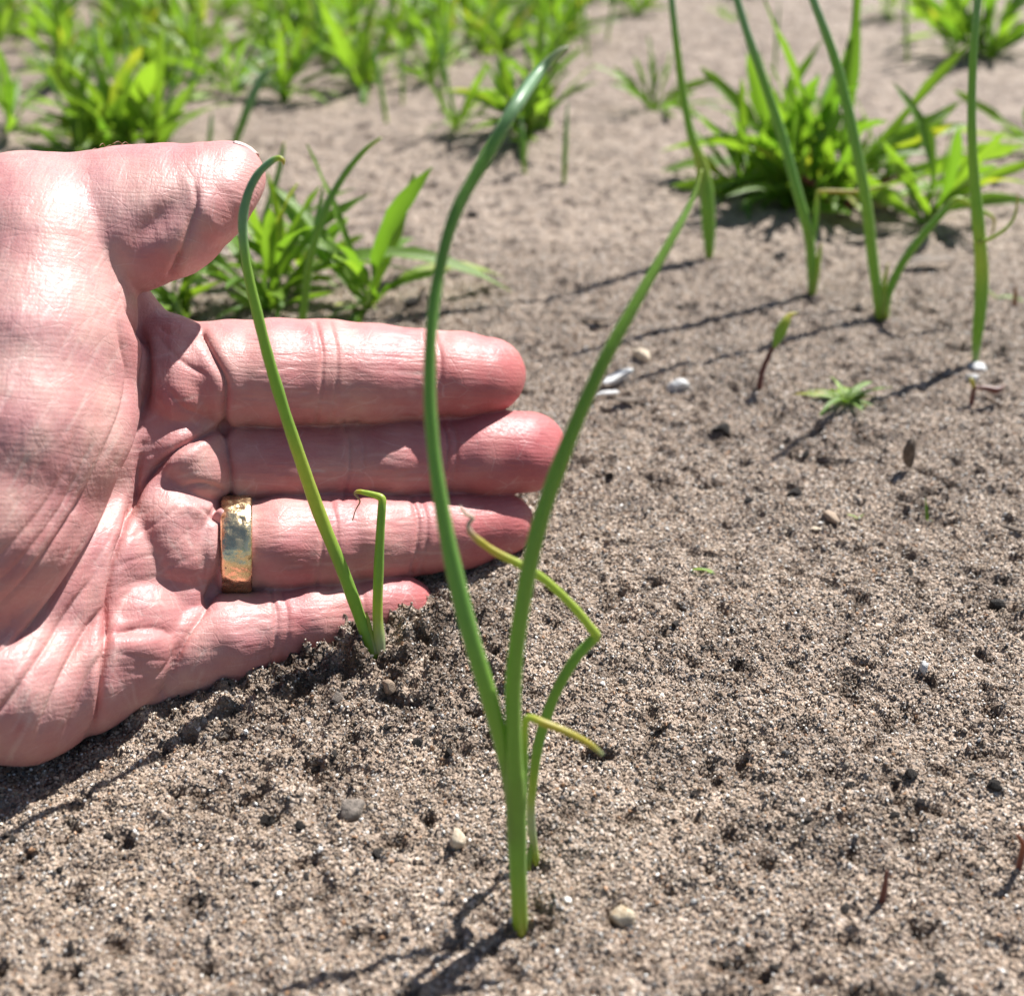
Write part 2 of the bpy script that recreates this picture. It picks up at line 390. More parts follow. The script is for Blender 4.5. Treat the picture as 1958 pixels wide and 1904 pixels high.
# ------------------------------------------------------------------ tubes, leaves
def catmull(pts, n):
    pts = [np.array(p, float) for p in pts]
    pts = [2 * pts[0] - pts[1]] + pts + [2 * pts[-1] - pts[-2]]
    out = []
    for i in range(1, len(pts) - 2):
        p0, p1, p2, p3 = pts[i - 1:i + 3]
        for k in range(n):
            t = k / n
            out.append(.5 * ((2 * p1) + (-p0 + p2) * t + (2 * p0 - 5 * p1 + 4 * p2 - p3) * t * t + (-p0 + 3 * p1 - 3 * p2 + p3) * t ** 3))
    out.append(pts[-2]); return np.array(out)
def tube_mesh(name, rows, mat, n=5, sides=12, tint=None, flat_=1.0, wob=0.0, seed=0):
    """rows: (x, y, z, radius[, r, g, b]) in world metres; a closed tapered tube through them"""
    c = catmull(rows, n); p = c[:, :3]; r = c[:, 3]
    if wob: r = r * (1 + wob * fbm2(np.arange(len(r)) * .35, np.full(len(r), seed + .5), 2, seed))
    T = np.gradient(p, axis=0); T /= np.linalg.norm(T, axis=1)[:, None] + 1e-12
    nrm = np.cross(T[0], np.array([0.3, 1, .2])); nrm /= np.linalg.norm(nrm)
    V = []; tan = []
    for i in range(len(p)):
        nrm = nrm - T[i] * nrm.dot(T[i]); nrm /= np.linalg.norm(nrm); bn = np.cross(T[i], nrm)
        for k in range(sides):
            a = 2 * math.pi * k / sides
            V.append(p[i] + r[i] * (math.cos(a) * nrm + flat_ * math.sin(a) * bn))
    F = []
    for i in range(len(p) - 1):
        for k in range(sides):
            F.append([i * sides + k, i * sides + (k + 1) % sides, (i + 1) * sides + (k + 1) % sides, (i + 1) * sides + k])
    V.append(p[0] - T[0] * r[0] * .3); V.append(p[-1] + T[-1] * r[-1]); m = len(V)
    for k in range(sides):
        F.append([m - 2, (k + 1) % sides, k]); F.append([m - 1, (len(p) - 1) * sides + k, (len(p) - 1) * sides + (k + 1) % sides])
    return V, F, c
def tube(name, rows, mat, parent=None, origin=None, **kw):
    V, F, c = tube_mesh(name, rows, mat, **kw)
    V = np.array(V); org = np.array(origin if origin is not None else (0, 0, 0)); V = V - org
    me = mesh_from(name, V, F, mat)
    if c.shape[1] >= 7:
        sides = kw.get('sides', 12)
        col = np.concatenate([np.repeat(np.clip(c[:, 4:7], 0, 1), sides, 0), np.clip(c[[0, -1], 4:7], 0, 1)], 0)
        a = me.attributes.new('tint', 'FLOAT_COLOR', 'POINT')
        a.data.foreach_set('color', np.concatenate([col, np.ones((len(col), 1))], 1).astype(np.float32).ravel())
    return link(name, me, parent)
GRN = (.250, .440, .055); GRN_B = (.190, .390, .070); LIME = (.40, .51, .068); PALE = (.40, .46, .28); YEL = (.48, .42, .07); DRY = (.50, .36, .24); GLAUC = (.20, .37, .18)
def leafpath(rows, dmode='abs'):
    """rows of (px, py, depth m, width px, colour) -> world rows"""
    out = []
    for px, py, z, w, c in rows:
        q = P(px, py, z); out.append((q.x, q.y, q.z, .5 * w * z / FPX, *c))
    return out
def plant_root(name, px, py, label, cat, group=None):
    g = G(px, py); e = bpy.data.objects.new(name, None); COL.objects.link(e); e.location = g; e.empty_display_size = .005
    tag(e, label, cat, group); return e, g
def onion(px, py, leaves, label, group='onion seedlings', names=None, extra_sink=.004, flat_=1.0):
    e, g = plant_root('onion_seedling', px, py, label, 'seedling', group)
    for i, rows in enumerate(leaves):
        tube((names or ['leaf'] * 9)[i], leafpath(rows), M['onion'], e, g, n=7, sides=12, wob=.10, seed=i + int(px), flat_=flat_)
    return e, g

# front seedling
d0 = Gdepth(995, 1775); d0b = Gdepth(1025, 1655)
onion(995, 1775, [
    [(996, 1800, d0 + .002, 27.6, LIME), (994, 1760, d0 - .0005, 31.3, LIME), (990, 1650, d0 - .005, 35.0, GRN), (986, 1520, d0 - .0095, 40.5, GRN), (983, 1440, d0 - .012, 33.1, GRN), (982, 1300, d0 - .015, 31.3, GRN), (1000, 1150, d0 - .018, 32.2, GRN),
     (1032, 1000, d0 - .020, 32.2, GRN), (1085, 850, d0 - .021, 31.3, GRN), (1150, 700, d0 - .021, 26.7, GRN), (1215, 580, d0 - .020, 23.9, GRN), (1280, 465, d0 - .018, 18.4, GRN), (1322, 385, d0 - .016, 11.0, GRN), (1342, 325, d0 - .015, 3.7, LIME)],
    [(988, 1600, d0 - .007, 23.9, GRN), (972, 1480, d0 - .010, 29.4, GRN), (940, 1350, d0 - .014, 33.1, GRN), (890, 1180, d0 - .018, 34.0, GRN_B), (850, 1000, d0 - .021, 30.4, GRN_B), (826, 830, d0 - .023, 24.8, GRN_B), (822, 680, d0 - .024, 23.0, GRN_B), (836, 540, d0 - .024, 23.0, GRN_B),
     (870, 410, d0 - .024, 23.9, GRN_B), (930, 300, d0 - .023, 25.8, GRN_B), (985, 205, d0 - .022, 25.8, GLAUC), (1030, 140, d0 - .014, 22.1, GLAUC), (1068, 102, d0 - .014, 14.7, PALE), (1084, 92, d0 - .014, 7.4, PALE)],
    [(1000, 1560, d0 - .003, 14.7, GRN), (1003, 1470, d0 - .005, 14.7, GRN), (1004, 1395, d0 - .007, 13.8, LIME), (1010, 1372, d0 - .008, 14.7, LIME), (1040, 1382, d0 - .009, 15.6, YEL), (1090, 1402, d0 - .009, 13.8, YEL), (1130, 1424, d0 - .0085, 12.0, YEL), (1152, 1442, d0 - .008, 7.4, PALE)],
    ], 'tall onion seedling with two long green leaves standing in front of the fingers', names=['stem_leaf', 'leaf', 'yellow_leaf'])
onion(1026, 1658, [
    [(1028, 1672, d0b + .002, 13.8, LIME), (1024, 1640, d0b, 14.7, LIME), (1016, 1570, d0b - .002, 15.6, PALE), (1018, 1510, d0b - .004, 16.6, LIME), (1030, 1420, d0b - .006, 20.2, GRN), (1060, 1330, d0b - .008, 21.2, GRN), (1098, 1262, d0b - .009, 21.2, GRN), (1128, 1228, d0b - .0095, 20.2, GRN), (1139, 1215, d0b - .0098, 20.2, LIME),
     (1128, 1198, d0b - .0104, 17.5, LIME), (1092, 1155, d0b - .0116, 16.6, LIME), (1040, 1107, d0b - .0132, 16.6, LIME), (1000, 1082, d0b - .0144, 16.6, LIME), (950, 1057, d0b - .0154, 15.6, YEL), (918, 1035, d0b - .016, 13.8, YEL), (900, 1018, d0b - .0165, 12.0, DRY), (896, 1002, d0b - .0165, 9.2, (.55, .45, .38)), (904, 990, d0b - .0165, 7.4, (.6, .5, .42)), (890, 982, d0b - .0165, 6.4, (.6, .5, .42)), (880, 968, d0b - .0165, 4.6, (.6, .5, .42))],
    [(1010, 1668, d0b, 11.0, LIME), (1012, 1640, d0b - .001, 11.0, GRN), (1018, 1610, d0b - .001, 10.1, LIME), (1021, 1601, d0b - .001, 6.4, LIME)]],
    'short kinked onion seedling with curled yellow tip close behind the tallest stem', names=['kinked_leaf', 'sprout'])
# second seedling, in the lap of the hand
d1 = Gdepth(722, 1256)
onion(722, 1256, [
    [(716, 1268, d1 + .001, 22, GRN), (712, 1245, d1 - .0005, 23, GRN), (688, 1180, d1 - .002, 24, GRN), (655, 1090, d1 - .007, 25, GRN), (610, 980, d1 - .011, 25, LIME), (575, 880, d1 - .017, 24, LIME), (545, 790, d1 - .022, 23, GRN), (515, 690, d1 - .027, 22, GRN), (492, 600, d1 - .031, 20, GRN), (472, 510, d1 - .034, 19, GRN), (464, 430, d1 - .036, 18, GLAUC),
     (473, 375, d1 - .037, 17, GLAUC), (492, 335, d1 - .037, 15, GLAUC), (517, 310, d1 - .037, 13, GLAUC), (533, 303, d1 - .037, 11, LIME), (541, 307, d1 - .037, 8, YEL), (542, 314, d1 - .037, 4, YEL)],
    [(727, 1268, d1 + .001, 20, PALE), (726, 1235, d1 - .0005, 22, PALE), (722, 1170, d1 - .002, 20, LIME), (724, 1090, d1 - .004, 20, GRN), (727, 1020, d1 - .006, 17, GRN), (730, 972, d1 - .007, 16, GRN), (730, 954, d1 - .007, 16, LIME), (718, 947, d1 - .007, 13, LIME), (698, 942, d1 - .007, 11, LIME), (685, 940, d1 - .007, 9, YEL), (679, 944, d1 - .007, 6, DRY),
     (685, 952, d1 - .007, 4, DRY), (688, 960, d1 - .006, 3, DRY), (680, 975, d1 - .006, 2.2, DRY), (674, 995, d1 - .006, 2, DRY)],
    [(717, 1250, d1 - .001, 9, PALE), (710, 1215, d1 - .0015, 9, LIME), (705, 1190, d1 - .002, 7, LIME), (701, 1172, d1 - .0025, 3, YEL)]],
    'slim onion seedling with hooked tip growing between the palm and the tall seedling', names=['leaf', 'broken_leaf', 'sheath'])
# seedlings behind, to the right
def dd(px, py): return Gdepth(px, py)
z = dd(1355, 492)
onion(1355, 490, [
    [(1356, 502, z, 9, LIME), (1356, 470, z - .002, 20, GRN), (1354, 420, z - .005, 26, GRN), (1350, 360, z - .009, 27, GRN), (1340, 312, z - .012, 24, LIME), (1322, 260, z - .016, 17, GRN), (1306, 180, z - .021, 15, GRN), (1294, 90, z - .027, 14, GRN), (1282, -20, z - .033, 12, GLAUC), (1270, -130, z - .038, 6, GLAUC)],
    [(1348, 380, z - .007, 12, GRN), (1344, 320, z - .011, 15, LIME), (1336, 296, z - .012, 8, PALE)]],
    'onion seedling with a swollen bent base left of the big leafy weed', names=['leaf', 'sheath'])
z = dd(1553, 565)
onion(1552, 563, [
    [(1552, 572, z, 13, LIME), (1552, 520, z - .003, 17, GRN), (1546, 450, z - .007, 19, GRN), (1520, 350, z - .014, 19, GRN_B), (1492, 250, z - .020, 18, GRN_B), (1458, 150, z - .027, 16, GRN_B), (1424, 50, z - .034, 15, GLAUC), (1395, -50, z - .040, 12, GLAUC), (1375, -130, z - .044, 5, GLAUC)],
    [(1555, 565, z - .001, 9, LIME), (1562, 520, z - .003, 11, LIME), (1567, 485, z - .005, 8, LIME), (1570, 465, z - .006, 3, YEL)],
    [(1552, 480, z - .004, 9, GRN), (1560, 420, z - .008, 10, GRN), (1563, 375, z - .011, 8, LIME), (1572, 366, z - .0115, 8, YEL), (1640, 366, z - .012, 7, YEL), (1690, 355, z - .012, 6, LIME), (1712, 345, z - .012, 3, LIME)]],
    'straight onion seedling right in front of the big leafy weed', names=['leaf', 'sheath', 'side_leaf'])
z = dd(1686, 603)
onion(1685, 602, [
    [(1682, 612, z, 15, LIME), (1678, 570, z - .003, 19, GRN), (1668, 490, z - .008, 20, GRN), (1655, 380, z - .015, 20, GRN), (1630, 250, z - .023, 20, GRN_B), (1598, 120, z - .031, 18, GRN_B), (1558, 10, z - .038, 15, GLAUC), (1520, -90, z - .044, 11, GLAUC), (1495, -150, z - .048, 5, GLAUC)],
    [(1692, 610, z - .001, 16, LIME), (1698, 565, z - .003, 15, GRN), (1725, 505, z - .006, 16, GRN), (1765, 450, z - .009, 15, GRN), (1805, 405, z - .011, 13, GRN), (1830, 381, z - .012, 11, LIME), (1860, 394, z - .012, 8, LIME), (1890, 410, z - .012, 7, LIME), (1901, 420, z - .012, 5, YEL), (1899, 440, z - .011, 4, YEL), (1892, 460, z - .010, 2, DRY)],
    [(1690, 605, z - .002, 12, LIME), (1690, 550, z - .004, 10, LIME), (1698, 505, z - .006, 4, YEL)]],
    'onion seedling with a second leaf folded over to the side', names=['leaf', 'folded_leaf', 'sheath'])
z = dd(1866, 692)
onion(1866, 690, [
    [(1864, 700, z, 10, PALE), (1868, 650, z - .003, 18, GRN), (1876, 570, z - .008, 24, GRN), (1876, 500, z - .012, 25, LIME), (1868, 400, z - .018, 22, GRN), (1860, 300, z - .024, 18, GRN), (1858, 200, z - .030, 16, GRN_B), (1862, 90, z - .037, 14, GRN_B), (1872, -20, z - .043, 13, GLAUC), (1890, -130, z - .049, 5, GLAUC)],
    [(1868, 464, z - .0155, 8, LIME), (1890, 458, z - .016, 8, LIME), (1920, 440, z - .017, 7, LIME), (1938, 418, z - .018, 6, LIME), (1945, 390, z - .019, 4, YEL), (1946, 370, z - .020, 2, DRY)]],
    'upright thick onion seedling with a curled side tendril', names=['leaf', 'tendril'], flat_=.8)
z = dd(578, 640)
onion(578, 640, [[(574, 650, z, 12, LIME), (582, 580, z - .004, 15, GRN), (592, 500, z - .010, 16, GRN), (618, 410, z - .017, 15, GRN_B), (655, 340, z - .022, 13, GRN_B), (695, 290, z - .026, 10, GRN), (728, 264, z - .028, 4, LIME)],
    [(570, 640, z + .002, 8, GRN), (590, 500, z - .008, 9, GRN_B), (610, 400, z - .014, 8, GRN_B), (618, 355, z - .017, 3, GRN)]],
    'onion seedling rising behind the index finger beside the leafy weed', names=['leaf', 'leaf'])
z = dd(520, 480)
onion(500, 500, [[(488, 520, z, 9, GRN), (505, 420, z - .008, 11, GRN_B), (530, 340, z - .016, 11, GRN_B), (540, 290, z - .02, 8, GRN), (543, 272, z - .021, 3, YEL)]], 'thin onion seedling rising behind the tip of the thumb')

# ------------------------------------------------------------------ weeds
def leaf_variant(name, mat, droop, fold, wpos, wid, petiole=.22, twist=0.0, nseg=9):
    V = []; F = []
    for i in range(nseg + 1):
        t = i / nseg
        if t < petiole: w = .018 + .01 * t / petiole
        else:
            u = (t - petiole) / (1 - petiole); w = wid * .5 * (u ** wpos) * ((1 - u) ** .75) * 2.3 + .015 * (1 - u)
        ang = droop * t * t * .9; x = t * (1 - .18 * abs(droop) * t * t); zc = -droop * .55 * t * t
        tw = twist * t
        for j, s in enumerate((-1, -.5, 0, .5, 1)):
            yy = s * w; zz = fold * abs(s) * w + .012 * math.sin(t * 17 + s * 2) * abs(s)
            V.append((x, yy * math.cos(tw) - zz * math.sin(tw), zc + zz * math.cos(tw) + yy * math.sin(tw)))
    for i in range(nseg):
        for j in range(4):
            a = i * 5 + j; F.append((a, a + 1, a + 6, a + 5))
    return mesh_from(name, V, F, mat)
LEAVES = [leaf_variant('weed_leaf', M['weed'], dr, fo, wp, wi, tw_ * 0 + .2, tw_) for dr, fo, wp, wi, tw_ in
          ((.0, .4, .7, .125, .3), (.3, .35, .8, .15, -.6), (.6, .3, .9, .135, .7), (.9, .35, .7, .13, -.4), (.2, .45, .6, .105, 1.0), (-.15, .35, .8, .14, -.9), (1.2, .3, .8, .15, .5), (1.6, .35, .7, .15, 1.2))]
GRASS = [leaf_variant('grass_leaf', M['grass'], dr, .35, .35, .10, .02, tw_) for dr, tw_ in ((.1, .4), (.4, -.5), (.8, .6), (1.2, .2))]
def weed_leaves(rng, n, L, spread=1.0, up=1.0):
    out = []; nc = max(1, n // 16)
    crowns = [(Vector((rng.gauss(0, 1), rng.gauss(0, 1), 0)) * L * .10 * spread * (0 if k == 0 else 1), rng.uniform(0, 6.28), rng.uniform(0, .45), rng.uniform(.7, 1.1)) for k in range(nc)]
    for i in range(n):
        c, taz, tilt, cs = crowns[i % nc]
        az = rng.uniform(0, 6.283); f = rng.random()
        el = RAD(min(88, max(4, (20 + 65 * f ** .7) * up + rng.gauss(0, 9))))
        l = L * cs * rng.choice((.45, .6, .75, .85, .95, 1.05, 1.15)) * rng.uniform(.9, 1.1)
        base = c + Vector((math.cos(az), math.sin(az), 0)) * L * .07 * rng.random() + Vector((0, 0, L * .12 * f * rng.random()))
        rot = Matrix.Rotation(taz, 4, 'Z') @ Matrix.Rotation(tilt, 4, 'Y') @ Matrix.Rotation(az, 4, 'Z') @ Matrix.Rotation(-el, 4, 'Y') @ Matrix.Rotation(rng.gauss(0, .6), 4, 'X')
        k = rng.choice((0, 1, 1, 2, 2, 2, 3, 3, 4, 5, 6, 7)) if el > RAD(40) else rng.choice((1, 2, 3, 3, 4, 5, 6))
        out.append((Matrix.Translation(base) @ rot @ Matrix.Diagonal((l, l * rng.uniform(.5, 1.15), l, 1)), k))
    return out
def weed(px, py, n, Lmm, label, group='leafy weeds', seed=0, spread=1.0, up=1.0, parts=True, extra=(), pos=None, stems=0, grass=0.0):
    rng = random.Random(seed)
    g = pos if pos is not None else G(px, py)
    e = bpy.data.objects.new('leafy_weed', None); COL.objects.link(e); e.location = g - Vector((0, 0, .001)); e.empty_display_size = .01
    tag(e, label, 'weed', group)
    for m, k in weed_leaves(rng, n, Lmm / 1000, spread, up):
        o = link('leaf', GRASS[k % 4] if rng.random() < grass else LEAVES[k], e); o.matrix_basis = m
    for az, el, l, k in extra:
        o = link('leaf', LEAVES[k], e); l /= 1000
        o.matrix_basis = Matrix.Translation((0, 0, Lmm / 1000 * .1)) @ Matrix.Rotation(RAD(az), 4, 'Z') @ Matrix.Rotation(-RAD(el), 4, 'Y') @ Matrix.Diagonal((l, l * .6, l, 1))
    for s in range(stems):
        a = rng.uniform(0, 6.28); h = Lmm / 1000 * rng.uniform(.3, .5)
        tube('stem', [(0, 0, -.004, .0011), (math.cos(a) * h * .35, math.sin(a) * h * .35, h * .35, .0011), (math.cos(a) * h, math.sin(a) * h, h * .8, .0007)], M['red_stem'], e, n=4, sides=7)
    return e
weed(1600, 400, 190, 58, 'big bushy leafy weed with many broad upright green leaves', seed=4, spread=3.4, up=.95, stems=6,
     extra=((185, 32, 62, 3), (180, 22, 55, 6), (170, 45, 60, 2), (200, 30, 50, 3), (5, 20, 70, 4), (350, 15, 75, 5), (0, 55, 80, 0), (160, 62, 85, 0), (95, 80, 90, 0), (20, 42, 72, 2)))
weed(1250, 212, 20, 45, 'small bushy weed on bare soil left of the big leafy weed', seed=5, spread=1.6, up=.7)
weed(1895, 110, 80, 64, 'leafy weed behind the upright thick seedling at the edge of the field', seed=8, spread=3.2)
weed(520, 590, 70, 44, 'leafy weed with yellowing leaves behind the index finger', seed=15, spread=3.6, up=.95, extra=((5, 40, 78, 6), (0, 40, 52, 3), (25, 60, 50, 2)))
weed(350, 600, 26, 44, 'low leafy weed showing through the gap between thumb and index finger', seed=14, spread=2.6, grass=.5, up=.8)
weed(225, 285, 80, 52, 'leafy weed standing just behind the thumb', seed=17, spread=4, grass=.6)
weed(985, 245, 60, 52, 'leafy weed behind the tip of the tall seedling', seed=21, spread=3, grass=.3)
weed(870, 250, 12, 50, 'slender weed beside the leaf of the tall seedling', seed=22, up=1.2)
weed(20, 250, 22, 50, 'leafy weed half hidden behind the wrist', seed=24, spread=2)
weed(545, 195, 24, 58, 'front leafy weed of the dense green row', seed=28, spread=1.6)
weed(690, 175, 22, 58, 'broad leafy weed at the bare edge of the green row', seed=29, spread=1.8)
weed(440, 175, 22, 62, 'tall leafy weed of the green row above the thumb', seed=30, spread=1.8)
weed(1990, 300, 10, 55, 'low weed with one long leaf reaching over bare soil', seed=33, up=.3, extra=((178, 8, 62, 0), (190, 22, 60, 5)))
weed(1690, 25, 16, 45, 'small weed on the far bare soil beyond the big weed', seed=35, spread=1.5)
weed(1400, 40, 12, 34, 'tiny weed on the far bare soil beside the green row', seed=36, spread=1.5, up=.6)

def copy_thing(root, loc, rz, sc, label):
    r = root.copy(); COL.objects.link(r); r.location = loc; r.rotation_euler = (0, 0, rz); r.scale = (sc, sc, sc); r['label'] = label
    for ch in root.children:
        c = ch.copy(); COL.objects.link(c); c.parent = r; c.matrix_basis = ch.matrix_basis.copy()
    return r
rng = random.Random(77)
protos = [weed(600, 60, 34, 56, 'leafy weed in the dense green mass', 'weeds of the dense green mass', seed=40, spread=3),
          weed(300, 90, 36, 58, 'leafy weed in the dense green mass', 'weeds of the dense green mass', seed=41, spread=3, grass=.7),
          weed(900, 70, 30, 54, 'leafy weed in the dense green mass', 'weeds of the dense green mass', seed=42, spread=3, up=1.15)]
cnt = 0; tries = 0; placed = []
while cnt < 275 and tries < 12000:
    tries += 1
    px = rng.uniform(-250, 1330); py = rng.uniform(-165, 205)
    lim = 95 if px < 110 else 172 if px < 830 else 135 if px < 1090 else 45 if px < 1220 else 0
    if py > lim: continue
    if rng.random() > (.9 if py < 90 else .6): continue
    g = G(px, py)
    if any((g - q).length < .026 + .011 * g.y for q in placed): continue
    placed.append(g)
    copy_thing(protos[cnt % 3], g - Vector((0, 0, .001)), rng.uniform(0, 6.28), rng.uniform(.5, .9), 'leafy weed in the dense green mass'); cnt += 1
for k in range(18):                                            # sparse far weeds on the right
    px = rng.uniform(1330, 2250); py = rng.uniform(-150, -10); g = G(px, py)
    copy_thing(protos[k % 3], g - Vector((0, 0, .001)), rng.uniform(0, 6.28), rng.uniform(.5, .9), 'sparse leafy weed on the far bare soil beyond the thick seedling')

# background onion seedlings, thin and out of focus
bgl = 'thin onion seedling standing among the far weeds'
def bg_onion(px, py, tx, ty, w=8, bend=0, toward=.25, label=bgl):
    z = Gdepth(px, py); H = (py - ty) * z / FPX
    onion(px, py, [[(px, py + 6, z, w * .8, LIME), (px + (tx - px) * .35 + bend, py + (ty - py) * .35, z - H * toward * .4, w, GRN), (px + (tx - px) * .7 + bend, py + (ty - py) * .7, z - H * toward * .8, w * .85, GRN_B), (tx, ty, z - H * toward, w * .25, GLAUC)]], label, 'far onion seedlings')
for a in ((1003, 330, 996, 225, 11), (1078, 350, 1085, 195, 10), (398, 300, 405, 215, 9), (740, 235, 715, 95, 9), (770, 200, 768, 70, 7), (505, 170, 520, 20, 7), (150, 270, 60, 80, 8), (250, 290, 240, 60, 8), (275, 285, 320, 70, 8), (300, 290, 345, 110, 8), (200, 270, 175, 20, 8),
          (320, 270, 390, 90, 7), (875, 250, 835, 60, 8), (845, 210, 850, 30, 7), (1480, 150, 1490, 0, 6), (1735, 120, 1730, -60, 7), (1515, 330, 1530, 190, 8), (1500, 300, 1508, 170, 7), (620, 130, 600, -20, 7), (1010, 150, 1000, 10, 7), (1125, 110, 1110, -30, 7), (1160, 80, 1180, -40, 6)):
    bg_onion(*a)
z = Gdepth(445, 300)
onion(446, 290, [[(440, 300, z, 12, GRN), (462, 240, z - .006, 15, GRN_B), (485, 180, z - .012, 18, GLAUC), (505, 145, z - .016, 16, GLAUC), (530, 128, z - .018, 7, PALE)]], 'blurred onion leaf bending over above the tip of the thumb')

# ------------------------------------------------------------------ hand: a signed distance body meshed by surface nets
GX0, GX1, GY0, GY1, GQ0, GQ1, VS = -640, 1115, 235, 1520, -320, 275, 3.3
def zref(x, y):
    x = np.maximum(x, -400)
    return .1906 + .0000515 * x + .0000150 * (1150 - y)
nx, ny, nq = [int((b - a) / VS) + 1 for a, b in ((GX0, GX1), (GY0, GY1), (GQ0, GQ1))]
ax = [np.arange(n, dtype=np.float32) * VS + o for n, o in ((nx, GX0), (ny, GY0), (nq, GQ0))]
FLD = np.full((nx, ny, nq), 300, np.float32)
def box_of(pts, pad):
    pts = np.array(pts, float); r = pts[:, 3:4]
    lo = (pts[:, :3] - r).min(0) - pad; hi = (pts[:, :3] + r).max(0) + pad
    sl = []
    for k, (o, n) in enumerate(((GX0, nx), (GY0, ny), (GQ0, nq))):
        a = int(max(0, (lo[k] - o) // VS)); b = int(min(n, (hi[k] - o) // VS + 2)); sl.append(slice(a, b))
    return tuple(sl)
def smin(a, b, k):
    h = np.clip(.5 + .5 * (b - a) / k, 0, 1); return b + (a - b) * h - k * h * (1 - h)
def chain_sd(X, Y, Q, pts, k=14, qs=1.0):
    out = None
    for (x0, y0, q0, r0), (x1, y1, q1, r1) in zip(pts[:-1], pts[1:]):
        bx, by, bq = x1 - x0, y1 - y0, q1 - q0; L2 = bx * bx + by * by + bq * bq
        t = np.clip(((X - x0) * bx + (Y - y0) * by + (Q - q0) * bq) / L2, 0, 1)
        d = np.sqrt((X - x0 - t * bx) ** 2 + (Y - y0 - t * by) ** 2 + ((Q - q0 - t * bq) / qs) ** 2) - (r0 + (r1 - r0) * t)
        out = d if out is None else smin(out, d, k)
    return out
def add_chain(pts, k, kin=14, qs=1.0, pad=45, cut=None):
    sl = box_of(pts, pad)
    X = ax[0][sl[0]][:, None, None]; Y = ax[1][sl[1]][None, :, None]; Q = ax[2][sl[2]][None, None, :]
    d = chain_sd(X, Y, Q, pts, kin, qs).astype(np.float32)
    FLD[sl] = smin(FLD[sl], d, k)
def add_ell(c, r, rot, k, pad=45):
    R = max(r); sl = box_of([(c[0], c[1], c[2], R)], pad)
    X = ax[0][sl[0]][:, None, None] - c[0]; Y = ax[1][sl[1]][None, :, None] - c[1]; Q = ax[2][sl[2]][None, None, :] - c[2]
    ca, sa = math.cos(RAD(rot)), math.sin(RAD(rot))
    u = (X * ca + Y * sa) / r[0]; v = (-X * sa + Y * ca) / r[1]; w = Q / r[2]
    n0 = np.sqrt(u * u + v * v + w * w); n1 = np.sqrt((u / r[0]) ** 2 + (v / r[1]) ** 2 + (w / r[2]) ** 2) + 1e-9
    FLD[sl] = smin(FLD[sl], (n0 * (n0 - 1) / n1).astype(np.float32), k)
# palm body, wrist
add_chain([(330, 770, -110, 120), (330, 1000, -110, 125), (300, 1220, -95, 110)], 40)
add_chain([(60, 820, -100, 170), (90, 1050, -90, 185), (60, 1200, -80, 170)], 60)
add_chain([(330, 800, -110, 115), (60, 850, -100, 160)], 60)
add_chain([(320, 1150, -100, 115), (60, 1180, -90, 160)], 60)
add_chain([(-60, 900, -70, 200), (-300, 960, -60, 190), (-640, 1000, -40, 200)], 70, qs=.85)
# heel of the hand and hypothenar
add_chain([(-90, 1310, 5, 150), (40, 1310, -5, 152), (150, 1285, -15, 122), (255, 1240, -20, 108)], 40)
add_chain([(-20, 1130, -5, 130), (120, 1130, -20, 112), (210, 1060, -35, 96)], 34)
# thenar mass and thumb base
add_chain([(88, 470, 20, 172), (70, 640, 45, 190), (48, 800, 50, 205), (-10, 980, 40, 190), (-120, 1120, 10, 170)], 30, 30)
add_chain([(30, 450, -30, 160), (-60, 600, -50, 170), (-150, 800, -60, 180)], 40)
# thumb phalanges
add_chain([(130, 435, 10, 142), (250, 418, 40, 140), (318, 402, 62, 130), (385, 373, 82, 102), (434, 343, 90, 74)], 16, 12, qs=.9)
add_chain([(392, 390, 105, 76), (428, 366, 108, 62)], 14)
# web between thumb and index
add_chain([(215, 560, -80, 60), (275, 655, -75, 70), (350, 690, -60, 70)], 18)
# finger pads at the palm
add_chain([(318, 690, -48, 92), (345, 745, -38, 88)], 10)
add_chain([(345, 855, -36, 74), (375, 895, -34, 70)], 8)
add_chain([(330, 1000, -34, 84), (345, 1060, -36, 80)], 9)
add_chain([(270, 1190, -22, 92), (245, 1255, -26, 100)], 9)
add_chain([(300, 960, -60, 80), (280, 1100, -60, 85)], 20)
# fingers
KF = 5
add_chain([(330, 716, -58, 96), (440, 714, -42, 101), (530, 712, -32, 103), (620, 711, -30, 100), (715, 714, -26, 95), (820, 716, -26, 85), (880, 716, -20, 81), (932, 717, -20, 73)], KF, 10)
add_chain([(340, 885, -70, 80), (450, 884, -72, 78), (560, 882, -66, 79), (672, 879, -68, 77), (760, 876, -60, 79), (855, 870, -56, 76), (940, 866, -40, 81), (1008, 864, -36, 78)], KF, 10)
add_chain([(330, 1045, -62, 90), (440, 1043, -44, 84), (480, 1043, -44, 84), (545, 1041, -34, 92), (632, 1037, -36, 90), (720, 1030, -32, 83), (800, 1024, -42, 75), (880, 1016, -46, 73), (962, 1003, -44, 60)], KF, 10)
add_chain([(250, 1270, -50, 96), (370, 1240, -36, 92), (450, 1221, -26, 85), (535, 1202, -26, 78), (610, 1188, -22, 72), (690, 1172, -24, 65), (730, 1164, -20, 62), (776, 1157, -20, 54)], KF, 10)

